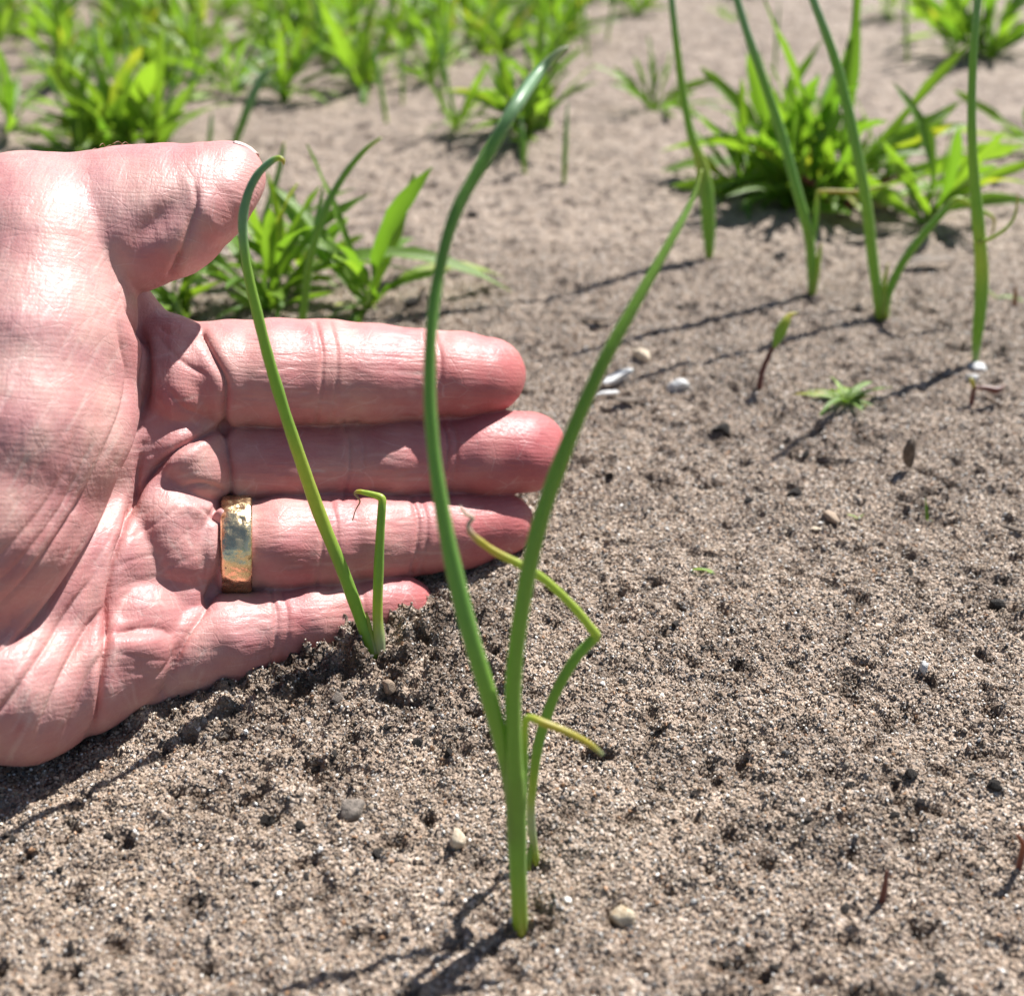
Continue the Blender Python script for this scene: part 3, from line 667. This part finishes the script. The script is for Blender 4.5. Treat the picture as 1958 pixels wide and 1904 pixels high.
def surface_nets(Fv):
    s = Fv < 0
    n0, n1, n2 = Fv.shape
    c = np.zeros((n0 - 1, n1 - 1, n2 - 1), np.int8)
    for dx in (0, 1):
        for dy in (0, 1):
            for dz in (0, 1): c += s[dx:n0 - 1 + dx, dy:n1 - 1 + dy, dz:n2 - 1 + dz]
    act = (c > 0) & (c < 8); idx = np.argwhere(act)
    vid = np.full(act.shape, -1, np.int32); vid[act] = np.arange(len(idx))
    acc = np.zeros((len(idx), 3)); num = np.zeros(len(idx))
    cor = [(0, 0, 0), (1, 0, 0), (0, 1, 0), (1, 1, 0), (0, 0, 1), (1, 0, 1), (0, 1, 1), (1, 1, 1)]
    val = [Fv[idx[:, 0] + a, idx[:, 1] + b, idx[:, 2] + d] for a, b, d in cor]
    for a, b in ((0, 1), (2, 3), (4, 5), (6, 7), (0, 2), (1, 3), (4, 6), (5, 7), (0, 4), (1, 5), (2, 6), (3, 7)):
        fa, fb = val[a], val[b]; m = (fa < 0) != (fb < 0)
        t = np.where(m, fa / np.where(m, fa - fb, 1), 0)
        pa = np.array(cor[a], float); pb = np.array(cor[b], float)
        acc += np.where(m[:, None], pa + t[:, None] * (pb - pa), 0); num += m
    V = idx + acc / num[:, None]
    quads = []
    for axn in range(3):
        sl0 = [slice(None)] * 3; sl1 = [slice(None)] * 3
        sl0[axn] = slice(0, -1); sl1[axn] = slice(1, None)
        ch = s[tuple(sl0)] != s[tuple(sl1)]
        e = np.argwhere(ch); u, w = [(1, 2), (2, 0), (0, 1)][axn]
        ok = (e[:, u] > 0) & (e[:, w] > 0) & (e[:, u] < Fv.shape[u] - 1) & (e[:, w] < Fv.shape[w] - 1); e = e[ok]
        ins = s[e[:, 0], e[:, 1], e[:, 2]]
        def cell(du, dw):
            q = e.copy(); q[:, u] -= du; q[:, w] -= dw; return vid[q[:, 0], q[:, 1], q[:, 2]]
        q = np.stack([cell(1, 1), cell(0, 1), cell(0, 0), cell(1, 0)], 1)
        q[~ins] = q[~ins][:, ::-1]; quads.append(q)
    return V, np.concatenate(quads)
HV, HF = surface_nets(FLD); del FLD
HV = HV * VS + np.array([GX0, GY0, GQ0])
ok = (HF >= 0).all(1); HF = HF[ok]
def vnormals(V, Fq):
    d1 = V[Fq[:, 2]] - V[Fq[:, 0]]; d2 = V[Fq[:, 3]] - V[Fq[:, 1]]; fn = np.cross(d1, d2)
    N = np.zeros_like(V)
    for k in range(4): np.add.at(N, Fq[:, k], fn)
    return N / (np.linalg.norm(N, axis=1)[:, None] + 1e-9)
def relax(V, Fq, it, lam=.5):
    e = np.concatenate([Fq[:, [0, 1]], Fq[:, [1, 2]], Fq[:, [2, 3]], Fq[:, [3, 0]]])
    cntv = np.bincount(e.ravel(), minlength=len(V)).astype(float)
    for _ in range(it):
        S = np.zeros_like(V)
        for k in range(3):
            S[:, k] = np.bincount(e[:, 0], V[e[:, 1], k], len(V)) + np.bincount(e[:, 1], V[e[:, 0], k], len(V))
        V = V + lam * (S / np.maximum(cntv, 1)[:, None] - V)
    return V
HV = relax(HV, HF, 2, .5)
HN = vnormals(HV, HF)
if HN[np.argmax(HV[:, 2]), 2] < 0: HF = HF[:, ::-1]; HN = -HN
front = np.clip(HN[:, 2] * 3 + .6, 0, 1)
def seg_d(pl):
    pl = np.array(catmull([(*p, 0) for p in pl], 5))[:, :2] if len(pl) > 2 else np.array(pl, float)
    n = len(pl) - 1
    lo, hi = pl.min(0) - 45, pl.max(0) + 45
    m = np.flatnonzero((HV[:, 0] > lo[0]) & (HV[:, 0] < hi[0]) & (HV[:, 1] > lo[1]) & (HV[:, 1] < hi[1]) & (front > 0)); p = HV[m, :2]
    b = np.full(len(p), 1e9); al = np.zeros(len(p)); sd = np.zeros(len(p))
    for i in range(n):
        a, c = pl[i], pl[i + 1]; ab = c - a; t = np.clip(((p - a) @ ab) / (ab @ ab + 1e-9), 0, 1)
        v = p - a - t[:, None] * ab; d = np.linalg.norm(v, axis=1); u = d < b
        b[u] = d[u]; al[u] = (i + t[u]) / n; sd[u] = np.sign(ab[0] * v[u, 1] - ab[1] * v[u, 0])
    return b, al, sd, m
disp = np.zeros(len(HV)); redden = np.zeros(len(HV)); dry = np.zeros(len(HV))
def crease(pl, depth, w, lip=.13, red=.5, fade=True, asym=0.0, pale=.12):
    d, al, sg, m = seg_d(pl)
    f = np.clip(np.minimum(al, 1 - al) * 6, 0.15, 1) if fade else 1.0
    k = f * front[m]; e = np.sqrt(d * d + 1.5) - 1.2
    disp[m] += 1.1 * k * depth * (-np.exp(-e / (w * .8)) + lip * np.exp(-((d - 3.2 * w) / (2.0 * w)) ** 2) + asym * sg * np.exp(-d / 22) * np.clip(d / 3, 0, 1))
    redden[m] += red * k * np.exp(-(d / (w * 1.5)) ** 2)
    dry[m] += pale * k * np.exp(-((d - 1.2) / 1.9) ** 2)
# principal creases of palm and thumb; folds with asym overhang on their thumb side
crease([(232, 575), (258, 625), (278, 672), (276, 751), (262, 832), (232, 905), (200, 985), (150, 1070), (70, 1180), (-30, 1270)], 15, 5.5, asym=.6)
crease([(222, 600), (228, 650), (240, 720), (228, 790), (190, 880), (140, 975), (60, 1090), (-40, 1190)], 7, 5, asym=.5)
crease([(150, 800), (130, 880), (80, 970), (0, 1060), (-60, 1110)], 3, 7, asym=.3)
crease([(175, 830), (150, 900), (100, 990), (20, 1090), (-50, 1140)], 3, 6, asym=.3)
crease([(274, 850), (262, 905), (241, 996), (221, 1056), (208, 1124), (201, 1191), (198, 1251), (190, 1330), (178, 1385), (150, 1430)], 17, 5.5, asym=.5, red=.8)
crease([(203, 1150), (160, 1205), (125, 1270), (95, 1340), (60, 1430)], 8, 6, asym=.4)
crease([(198, 1240), (168, 1290), (145, 1350), (115, 1420)], 6, 5, asym=.35)
crease([(190, 1085), (130, 1165), (80, 1245), (20, 1330), (-30, 1390)], 6, 6, asym=.4)
crease([(432, 822), (405, 829), (340, 861), (300, 899), (263, 944), (238, 1000)], 15, 5.5, asym=-.45, red=.8)
crease([(387, 640), (408, 683), (424, 713), (432, 740), (430, 775), (428, 818)], 11, 6, fade=False)
crease([(430, 822), (434, 860), (440, 900), (443, 955)], 10, 6, fade=False)
crease([(436, 955), (405, 984), (420, 1002), (421, 1040), (416, 1090), (398, 1138)], 12, 6, fade=False)
crease([(400, 1145), (385, 1175), (366, 1202), (345, 1240), (330, 1280), (312, 1325)], 10, 7, fade=False)
crease([(371, 345), (376, 383), (367, 419), (354, 464), (340, 503), (328, 520)], 7, 5)
crease([(345, 480), (335, 510), (318, 530)], 5, 5)
crease([(300, 640), (345, 690), (400, 720)], 4, 6); crease([(320, 740), (350, 780), (400, 800)], 3.5, 6); crease([(300, 620), (330, 640), (385, 645)], 4, 6)
crease([(212, 1215), (262, 1199), (310, 1203), (330, 1222)], 5, 8)
crease([(215, 1248), (262, 1255), (320, 1265)], 1.2, 3)
crease([(210, 1090), (262, 1068), (345, 1050)], 1.4, 3); crease([(222, 1040), (300, 1000), (352, 960)], 1.6, 3.5)
crease([(215, 1130), (290, 1105), (380, 1120)], 1.0, 3)
crease([(345, 930), (390, 925), (434, 940)], 5, 5)
crease([(370, 968), (395, 985), (425, 990)], 4, 5); crease([(290, 1300), (320, 1270), (345, 1225)], 3, 5)
# knuckle folds across the fingers
for xs_, c, hgt, dp in (((612, 640), 712, 100, 3.4), ((822, 838), 716, 84, 4.0), ((664, 690), 880, 78, 3.4), ((850, 868), 870, 76, 4.0), ((612, 640), 1038, 90, 3.2), ((795, 812), 1024, 75, 3.6), ((524, 546), 1203, 78, 3.2), ((680, 692), 1174, 66, 3.0)):
    for i, xx in enumerate(xs_):
        crease([(xx - 8, c - hgt * .95), (xx + 4, c - hgt * .4), (xx + 2, c + hgt * .3), (xx - 8, c + hgt * .95)], dp * (1.1 if i == 0 else .6), 3.0, lip=.15, red=.3, fade=False)
rs = np.random.RandomState(8)
for (x0, x1, ya, yb, dy) in ((450, 600, 640, 790, -.02), (650, 815, 640, 780, .02), (460, 650, 840, 930, 0), (700, 840, 830, 930, 0), (500, 600, 975, 1110, -.02), (655, 790, 975, 1085, -.06), (430, 520, 1165, 1270, -.22), (560, 670, 1135, 1220, -.2)):
    for k in range(11):                                        # small lengthwise wrinkles between the folds
        yy = rs.uniform(ya, yb); a = rs.uniform(x0, x1 - 40); L = rs.uniform(40, min(120, x1 - a + 10))
        crease([(a, yy), (a + L / 2, yy + dy * L / 2 + rs.uniform(-3, 3)), (a + L, yy + dy * L + rs.uniform(-4, 4))], rs.uniform(.25, .8), 3.0, red=.05)
for k in range(34):                                            # slanting wrinkles of the thenar skin
    xx = rs.uniform(40, 240); yy = rs.uniform(560, 1050); L = rs.uniform(40, 130)
    crease([(xx, yy), (xx - L * .22, yy + L * .5), (xx - L * .55, yy + L)], rs.uniform(.3, .8), 3.5, red=.03)
for k in range(40):
    xx = rs.uniform(210, 400); yy = rs.uniform(880, 1300); L = rs.uniform(25, 80); a = rs.uniform(-.9, .5)
    crease([(xx, yy), (xx + L * .5 * math.cos(a), yy + L * .5 * math.sin(a) + 3), (xx + L * math.cos(a), yy + L * math.sin(a))], rs.uniform(.3, .8), 3.0, red=.03)
for k in range(90):                                            # dry pale hairlines following the folds
    xx = rs.uniform(20, 250); yy = rs.uniform(420, 1380); L = rs.uniform(30, 110)
    crease([(xx, yy), (xx - L * .25, yy + L * .5), (xx - L * .55, yy + L)], rs.uniform(.2, .6), 2.4, red=0, pale=rs.uniform(.2, .55))
for k in range(60):
    xx = rs.uniform(205, 410); yy = rs.uniform(640, 1320); L = rs.uniform(20, 70); a = rs.choice((-.5, -.35, .9, 1.2, 2.0)) + rs.uniform(-.2, .2)
    crease([(xx, yy), (xx + L * .5 * math.cos(a), yy + L * .5 * math.sin(a) + 2), (xx + L * math.cos(a), yy + L * math.sin(a))], rs.uniform(.2, .6), 2.4, red=0, pale=rs.uniform(.2, .5))
for k in range(70):
    xx = rs.uniform(440, 900); yy = rs.uniform(630, 1230); L = rs.uniform(20, 70)
    crease([(xx, yy), (xx + L * .5, yy + rs.uniform(-3, 3)), (xx + L, yy + rs.uniform(-5, 5))], rs.uniform(.2, .55), 2.2, red=0, pale=rs.uniform(.15, .45))
# soft dents and swellings
def blob(x, y, rx, ry, h, rot=0):
    global disp
    ca, sa = math.cos(RAD(rot)), math.sin(RAD(rot)); dx, dy = HV[:, 0] - x, HV[:, 1] - y
    disp += h * np.exp(-(((dx * ca + dy * sa) / rx) ** 2 + ((-dx * sa + dy * ca) / ry) ** 2)) * front
for x, y, w_ in ((530, 722, 62), (725, 722, 62), (920, 720, 58), (560, 884, 66), (765, 880, 60), (545, 1045, 52), (720, 1034, 56), (895, 1015, 50), (455, 1222, 48), (615, 1190, 50)): blob(x, y, w_, w_ * .8, 5)
for x, y in ((628, 712), (830, 716), (676, 880), (860, 870), (628, 1038), (805, 1024), (536, 1203), (686, 1174)): blob(x, y, 16, 95, -4)
for x, y, rx, ry, h, rt in ((265, 1235, 48, 26, 10, 0), (262, 1208, 45, 9, -7, 0), (335, 700, 40, 50, 8, 25), (365, 880, 34, 24, 8, -25), (385, 975, 40, 15, 11, 12), (330, 1060, 60, 55, 8, 0), (300, 1150, 60, 24, 4, 5)):
    blob(x, y, rx, ry, h, rt)
blob(300, 425, 62, 26, -16, -48); blob(425, 985, 14, 12, 6)
for x, y in ((935, 722), (1005, 868), (950, 1006), (765, 1160)): blob(x, y, 45, 45, 4)
disp += 2.2 * fbm2(HV[:, 0] / 55, HV[:, 1] / 55, 3, 91) * front
HV = HV + HN * np.clip(disp, -30, 16)[:, None]
HV = relax(HV, HF, 1, .12)
# to camera-aligned metres around an anchor at the heel of the hand
zr = zref(HV[:, 0], HV[:, 1]); Zc = zr - HV[:, 2] * zr / FPX
loc = np.stack([(HV[:, 0] - CX) / FPX * Zc, (CY - HV[:, 1]) / FPX * Zc, -Zc], 1)
anchor = np.array([(200 - CX) / FPX * .2, (CY - 1380) / FPX * .2, -.2])
hm = mesh_from('hand', loc - anchor, np.ascontiguousarray(HF), M['skin'])
# skin colour: pale on the thumb side, redder on fingertips, knuckle pads and creases
X_, Y_ = HV[:, 0], HV[:, 1]
base = np.array([.50, .235, .228]); redc = np.array([.45, .125, .128]); palec = np.array([.58, .335, .315])
def bump_(x, y, rx, ry): return np.exp(-((X_ - x) / rx) ** 2 - ((Y_ - y) / ry) ** 2)
rr = .75 * bump_(950, 715, 110, 90) + .8 * bump_(1030, 865, 130, 90) + .7 * bump_(980, 1010, 120, 80) + .6 * bump_(790, 1150, 90, 70)
rr = rr + .35 * np.clip((X_ - 380) / 200, 0, 1) + .40 * bump_(340, 750, 80, 90) + .35 * bump_(330, 1090, 90, 70) + .45 * bump_(260, 1200, 70, 40) + .3 * bump_(350, 640, 60, 50)
rr = rr + .5 * fbm2(X_ / 60, Y_ / 60, 3, 55) + .30 * np.clip(redden, 0, 1.2)
pp = .8 * bump_(60, 600, 170, 260) + .5 * bump_(240, 360, 130, 100) + .5 * bump_(410, 1010, 26, 70) + .5 * bump_(160, 1360, 110, 60) + .35 * bump_(300, 1320, 60, 60)
rr = np.clip(rr, 0, 1)[:, None]; pp = np.clip(pp, 0, 1)[:, None]
tint = base + (redc - base) * rr + (palec - base) * pp * (1 - .5 * rr)
tint = tint + (np.array([.66, .47, .44]) - tint) * np.clip(dry * .6, 0, .4)[:, None]
tint = tint * (1 + np.array([.10, .26, .16]) * np.clip(fbm2(X_ / 90 + 3, Y_ / 90, 3, 66), -.5, .5)[:, None])
a = hm.attributes.new('tint', 'FLOAT_COLOR', 'POINT'); a.data.foreach_set('color', np.concatenate([tint, np.ones((len(tint), 1))], 1).astype(np.float32).ravel())
a = hm.attributes.new('finger', 'FLOAT', 'POINT'); a.data.foreach_set('value', np.clip((X_ - 400) / 60, 0, 1).astype(np.float32))
hand = link('hand', hm); tag(hand, 'bare open hand resting on its edge with pink palm and gold ring', 'hand')
CAMROT = Matrix((C_RIGHT, C_UP, -C_FWD)).transposed()
hand.matrix_world = Matrix.Translation(C_POS + CAMROT @ Vector(anchor)) @ CAMROT.to_4x4()
def hand_local(px, py, q):
    zr_ = float(zref(np.array(px), np.array(py))); zc = zr_ - q * zr_ / FPX
    return Vector(((px - CX) / FPX * zc, (CY - py) / FPX * zc, -zc)) - Vector(anchor)
# thumb nail, seen edge on, laid on the back of the thumb
nv = []; nf = []
def top_y(px, q):
    m = (np.abs(HV[:, 0] - px) < 7) & (np.abs(HV[:, 2] - q) < 7) & (HV[:, 1] < 420)
    return HV[m, 1].min() if m.any() else 330.0
tip_y = [top_y(490, q) for q in (-30, 0, 30)]
for i in range(11):
    u = i / 10; px = 446 + 50 * u
    for j in range(9):
        s_ = (j - 4) / 4; q = 66 + 46 * s_ * (1 - .25 * u * u)
        yy = min(top_y(min(px, 494), q), 345) + (2.5 if abs(s_) > .9 or i == 0 else .4)
        nv.append(hand_local(px - 10 * s_ * s_ * u, yy + (px - 484) * .12 * (px > 484), q))
for i in range(10):
    for j in range(8): nf.append((i * 9 + j, i * 9 + j + 1, i * 9 + j + 10, i * 9 + j + 9))
nail = link('thumb_nail', mesh_from('thumb_nail', nv, nf, M['nail']), hand)
sm = nail.modifiers.new('thickness', 'SOLIDIFY'); sm.thickness = .00022; sm.offset = 0
# a few hairs at the thumb base
for k, (hx, hy, tx, ty) in enumerate(((215, 288, 175, 294), (225, 286, 200, 283), (240, 282, 215, 276), (205, 290, 190, 280), (250, 280, 232, 277), (195, 292, 172, 289))):
    q = [hand_local(hx, hy + 3, -20 + 8 * k), hand_local((hx + tx) / 2, min(hy, ty) - 5, -15 + 8 * k), hand_local(tx, ty, -10 + 8 * k)]
    tube('hair', [(*p, .00006) for p in q], M['hair'], hand, n=4, sides=5)
# gold ring
rc0 = hand_local(424, 1044, -44); rc1 = hand_local(480, 1043, -44)
axis = (rc1 - rc0); wdt = axis.length; axis.normalize(); axis = (axis * .45 + Vector((1, 0, 0)) * .55).normalized(); mid = (rc0 + rc1) / 2
uu = Vector((0, 1, 0)); uu = (uu - axis * uu.dot(axis)).normalized(); ww = axis.cross(uu)
zc_ = float(zref(np.array(455.), np.array(1044.))); Ri = 87.0 * zc_ / FPX
bm = bmesh.new(); NS = 72; prof = [(-.5, .0), (-.5, .62), (-.44, .92), (-.25, 1.0), (0, 1.02), (.25, 1.0), (.44, .92), (.5, .62), (.5, 0), (.3, -.12), (-.3, -.12)]
rings = []
for i in range(NS):
    a = 2 * math.pi * i / NS; row = []
    for k, (ta, tr) in enumerate(prof):
        jit = (random.Random(i * 31 + k).uniform(-1, 1) * .00006) if tr > .85 else 0
        row.append(bm.verts.new(mid + axis * (ta * wdt) + (uu * math.cos(a) + ww * math.sin(a)) * (Ri + tr * .0012 + jit)))
    rings.append(row)
for i in range(NS):
    for k in range(len(prof)):
        bm.faces.new((rings[i][k], rings[(i + 1) % NS][k], rings[(i + 1) % NS][(k + 1) % len(prof)], rings[i][(k + 1) % len(prof)]))
bmesh.ops.recalc_face_normals(bm, faces=bm.faces); bmesh.ops.translate(bm, verts=bm.verts, vec=-mid)
rme = bpy.data.meshes.new('ring'); bm.to_mesh(rme); bm.free(); rme.polygons.foreach_set('use_smooth', np.ones(len(rme.polygons), dtype=bool)); rme.materials.append(M['gold'])
ring = link('ring', rme); tag(ring, 'wide hammered gold band worn on the ring finger', 'ring')
ring.matrix_world = hand.matrix_world @ Matrix.Translation(mid)

# ------------------------------------------------------------------ stones, flakes, crumbs and sprouts on the sand
def stone(px, py, w_px, h_px, mat, label, name='pebble', seed=0, sq=(1, .8, .62), facet=5, cat='pebble', rz=None, group=None, sink=.25, sub=3):
    g = G(px, py + h_px * .35); z = (g - C_POS).dot(C_FWD); r = .5 * w_px * z / FPX
    me = lump(name, M[mat], seed + 100, sub, .22, sq, True, facet + 3)
    o = link(name, me); o.scale = (r, r, r * (h_px / w_px) / (.62 * .9)); o.location = g + Vector((0, 0, r * .45 * (1 - sink)))
    o.rotation_euler = (0, 0, rz if rz is not None else seed * 1.3); tag(o, label, cat, group); return o
stone(876, 1597, 44, 36, 'pale', 'smooth cream pebble on sand left of the tallest stem', seed=1)
stone(1190, 1745, 66, 52, 'cream', 'rough white and ochre lump right of the tallest stem base', seed=2, facet=9)
stone(671, 1540, 58, 44, 'greybrown', 'grey brown pebble with a dark shadowed face', seed=3)
stone(1226, 678, 46, 32, 'pale', 'pale brown pebble behind the white flakes', seed=4)
stone(1296, 735, 42, 26, 'white', 'translucent whitish pebble right of the white flakes', seed=5)
stone(1763, 1278, 26, 26, 'white', 'round white snail shell fragment', name='shell', seed=6, cat='shell')
stone(745, 1325, 32, 26, 'tanstone', 'orange brown stone below the slim seedling', seed=7)
stone(643, 1328, 26, 26, 'greybrown', 'small grey stone in the loosened soil below the little finger', seed=8)
stone(1870, 702, 40, 18, 'white', 'white stone at the foot of the upright thick seedling', seed=9)
stone(1858, 722, 28, 24, 'white', 'bluish white pebble above the red seedling', seed=10)
stone(1590, 988, 46, 22, 'tanstone', 'flat tan stone flake beside a lime sprout', name='stone_flake', seed=11, sq=(1, .6, .35))
stone(1560, 1010, 26, 14, 'pale', 'flat pale chip next to the tan flake', name='stone_flake', seed=12, sq=(1, .6, .35))
stone(1905, 348, 26, 12, 'white', 'white pebble on bare soil right of the thick seedling', seed=13)
stone(842, 1700, 20, 18, 'white', 'bluish quartz bit near the plant shadow', seed=14)
stone(1325, 1720, 16, 16, 'white', 'tiny clear quartz grain right of the rough lump', seed=15)
for (px, py, w, h, rz, lab) in ((1180, 722, 84, 34, .75, 'longer white flake leaning behind the tall leaf'), (1162, 754, 56, 18, .35, 'shorter white flake lying below the longer one')):
    o = stone(px, py, w, h, 'white', lab, name='shell_flake', seed=20 + int(rz * 10), sq=(1, .26, .3), facet=3, rz=rz, cat='flake')
o = stone(1195, 765, 60, 16, 'chip', 'dark bark strip under the white flakes', name='bark_strip', seed=25, sq=(1, .35, .3), rz=.1, cat='bark')
# upright chip
g = G(1742, 902); r = (g - C_POS).dot(C_FWD) / FPX
me = lump('bark_chip', M['chip'], 31, 3, .2, (.46, .2, .9), True, 10)
o = link('bark_chip', me); o.scale = (40 * r,) * 3; o.location = g + Vector((-.0012, 0, .0055)); o.rotation_euler = (0, RAD(-14), .5); tag(o, 'dark bark chip standing upright on the sand', 'bark')
for (px, py, w, h, rz, lab) in ((1935, 1010, 50, 20, -.6, 'dark bark piece at the rim beside the lime sprouts'), (1770, 505, 110, 18, .1, 'dark twisted root strip behind the folded seedling'), (1690, 405, 80, 12, .0, 'dry brown leaf strip under the big weed'), (1140, 610, 70, 20, .2, 'dark clod strip behind the fingers')):
    stone(px, py, w, h, 'straw' if 'dry' in lab else 'chip', lab, name='plant_litter', seed=int(px), sq=(1, .3, .22), rz=rz, cat='litter')
# dark soil crumbs, each its own object
crumb_me = [lump('soil_crumb', M['soil'], 60 + k, 2, .42, (1, .85, .7), False, 7) for k in range(6)]
spots = [(720, 1633, 30), (512, 1570, 34), (575, 1580, 28), (860, 1440, 26), (585, 1680, 24), (490, 1690, 22), (390, 1720, 24), (275, 1690, 20), (300, 1390, 0), (800, 1420, 26), (1100, 1245, 22), (1130, 1250, 18), (1380, 835, 40), (1520, 945, 30), (1165, 910, 26), (1005, 640, 26), (790, 580, 46), (905, 415, 26), (1300, 590, 20), (1490, 490, 30),
         (1290, 1195, 24), (1345, 1090, 16), (1905, 1165, 44), (1740, 1095, 24), (1740, 1480, 26), (1625, 1500, 28), (1550, 1215, 22), (1900, 1500, 36), (1615, 1740, 34), (1500, 1520, 22), (1440, 1500, 20), (1270, 1500, 24), (1860, 1490, 30), (1710, 1560, 24), (1440, 1390, 20), (1390, 1840, 26), (1800, 1870, 40), (400, 1415, 0), (1290, 1570, 18), (150, 1720, 22), (80, 1800, 20), (400, 1800, 20), (1190, 1300, 20), (1540, 870, 22), (1640, 600, 22), (610, 1470, 34), (640, 1460, 24)]
rng = random.Random(9)
for k in range(150):
    if k % 5 == 0: cxx, cyy = rng.uniform(-20, 1980), rng.uniform(620, 1900)
    spots.append((cxx + rng.gauss(0, 60), cyy + rng.gauss(0, 32), rng.choice((8, 9, 10, 12, 14, 18, 22))))
for i, (px, py, w) in enumerate(spots):
    if w <= 0 or math.hypot(px - 1152, py - 1450) < 45: continue
    if px < 1080 and py < 1480 - .40 * px and not (px > 500 and py < 640) : continue
    g = G(px, py); r = .5 * w * (g - C_POS).dot(C_FWD) / FPX
    o = link('soil_crumb', crumb_me[i % 6]); o.location = g + Vector((0, 0, r * rng.uniform(-.25, .2))); o.scale = (r, r * rng.uniform(.7, 1), r * rng.uniform(.7, 1.1)); o.rotation_euler = (rng.uniform(-.4, .4), rng.uniform(-.4, .4), rng.uniform(0, 6.28))
    tag(o, 'dark crumb of soil lying loose on the sand', 'soil crumb', 'dark soil crumbs on the sand')
# small sprouts
def sprout(name, px, py, label, parts, cat='sprout', mat_by=None):
    e, g = plant_root(name, px, py, label, cat)
    for nm, kind, data in parts:
        if kind == 'tube': tube(nm, leafpath(data), M['onion'], e, g, n=5, sides=8)
        else:
            az, el, l, k, mt, fam = data; z = (g - C_POS).dot(C_FWD); L = l * z / FPX
            src = (GRASS if fam == 'g' else LEAVES)[k]
            me = src.copy(); me.materials.clear(); me.materials.append(M[mt])
            o = link(nm, me, e); o.matrix_basis = Matrix.Rotation(RAD(az), 4, 'Z') @ Matrix.Rotation(-RAD(el), 4, 'Y') @ Matrix.Diagonal((L, L * (1.25 if fam == 'g' else 1), L, 1))
    return e
RS = (.20, .065, .05); z = dd(1455, 735)
sprout('red_stemmed_seedling', 1455, 735, 'tiny seedling with red stem and one yellow green leaf', [
    ('stem', 'tube', [(1452, 742, z, 12, RS), (1458, 710, z - .001, 10, RS), (1470, 680, z - .002, 9, RS), (1482, 658, z - .003, 8, (.16, .10, .04))]),
    ('leaf', 'tube', [(1480, 664, z - .003, 8, GRN), (1490, 640, z - .004, 22, GRN), (1500, 620, z - .005, 20, LIME), (1510, 604, z - .005, 12, YEL), (1524, 598, z - .005, 4, YEL)])])
trng = random.Random(5)
sprout('grass_tuft', 1615, 768, 'small low tuft of pale green blades on bare sand', [('leaf', 'leaf', (trng.uniform(0, 360), trng.uniform(8, 48), trng.uniform(35, 105), trng.choice((1, 2, 2, 3, 3)), 'grass', 'g')) for _ in range(24)], 'grass')
sprout('red_seedling', 1858, 775, 'tiny red seedling with two narrow leaves', [
    ('stem', 'tube', [(1855, 782, dd(1858, 775), 9, RS), (1860, 755, dd(1858, 775) - .001, 8, RS), (1864, 738, dd(1858, 775) - .002, 7, RS)]),
    ('leaf', 'tube', [(1862, 742, dd(1858, 775) - .002, 6, RS), (1885, 742, dd(1858, 775) - .002, 10, RS), (1905, 746, dd(1858, 775) - .002, 13, RS), (1920, 738, dd(1858, 775) - .002, 4, RS)]),
    ('leaf', 'tube', [(1863, 742, dd(1858, 775) - .002, 6, YEL), (1858, 728, dd(1858, 775) - .002, 9, YEL), (1853, 722, dd(1858, 775) - .002, 3, YEL)])])
sprout('grass_sprout', 1772, 995, 'lime sprout with one blade lying sideways', [('leaf', 'leaf', (8, 14, 80, 2, 'grass', 'g')), ('leaf', 'leaf', (100, 65, 45, 0, 'grass', 'g')), ('leaf', 'leaf', (-20, 8, 50, 1, 'grass', 'g'))], 'grass')
sprout('grass_sprout', 1640, 992, 'tiny curled lime sprout beside the flat tan flake', [('leaf', 'leaf', (165, 40, 34, 3, 'grass', 'g')), ('leaf', 'leaf', (30, 30, 20, 1, 'grass', 'g'))], 'grass')
sprout('grass_sprout', 1368, 1098, 'single small green leaf lying alone on open sand', [('leaf', 'leaf', (160, 28, 62, 3, 'grass', 'g'))], 'grass')
sprout('grass_sprout', 1905, 570, 'pale green sprout right of the thick seedling base', [('leaf', 'leaf', (150, 40, 40, 1, 'grass', 'g')), ('leaf', 'leaf', (-10, 20, 60, 2, 'grass', 'g'))], 'grass')
z = dd(1690, 1718)
sprout('red_shoot', 1690, 1716, 'short dark red shoot poking out of the sand', [('stem', 'tube', [(1686, 1724, z, 14, RS), (1692, 1695, z - .001, 11, RS), (1696, 1665, z - .003, 5, RS)])])
z = dd(1952, 1660)
sprout('red_shoot', 1952, 1660, 'taller dark red shoot with a bent tip', [('stem', 'tube', [(1940, 1690, z, 12, RS), (1950, 1650, z - .002, 12, RS), (1956, 1615, z - .004, 10, (.3, .1, .05)), (1945, 1595, z - .005, 5, (.3, .1, .05))])])
z = dd(1940, 588)
sprout('red_seedling', 1940, 588, 'small reddish upright bud right of the thick seedling', [('stem', 'tube', [(1940, 595, z, 7, RS), (1941, 570, z - .002, 8, (.3, .14, .05)), (1942, 548, z - .004, 4, (.3, .14, .05))])])
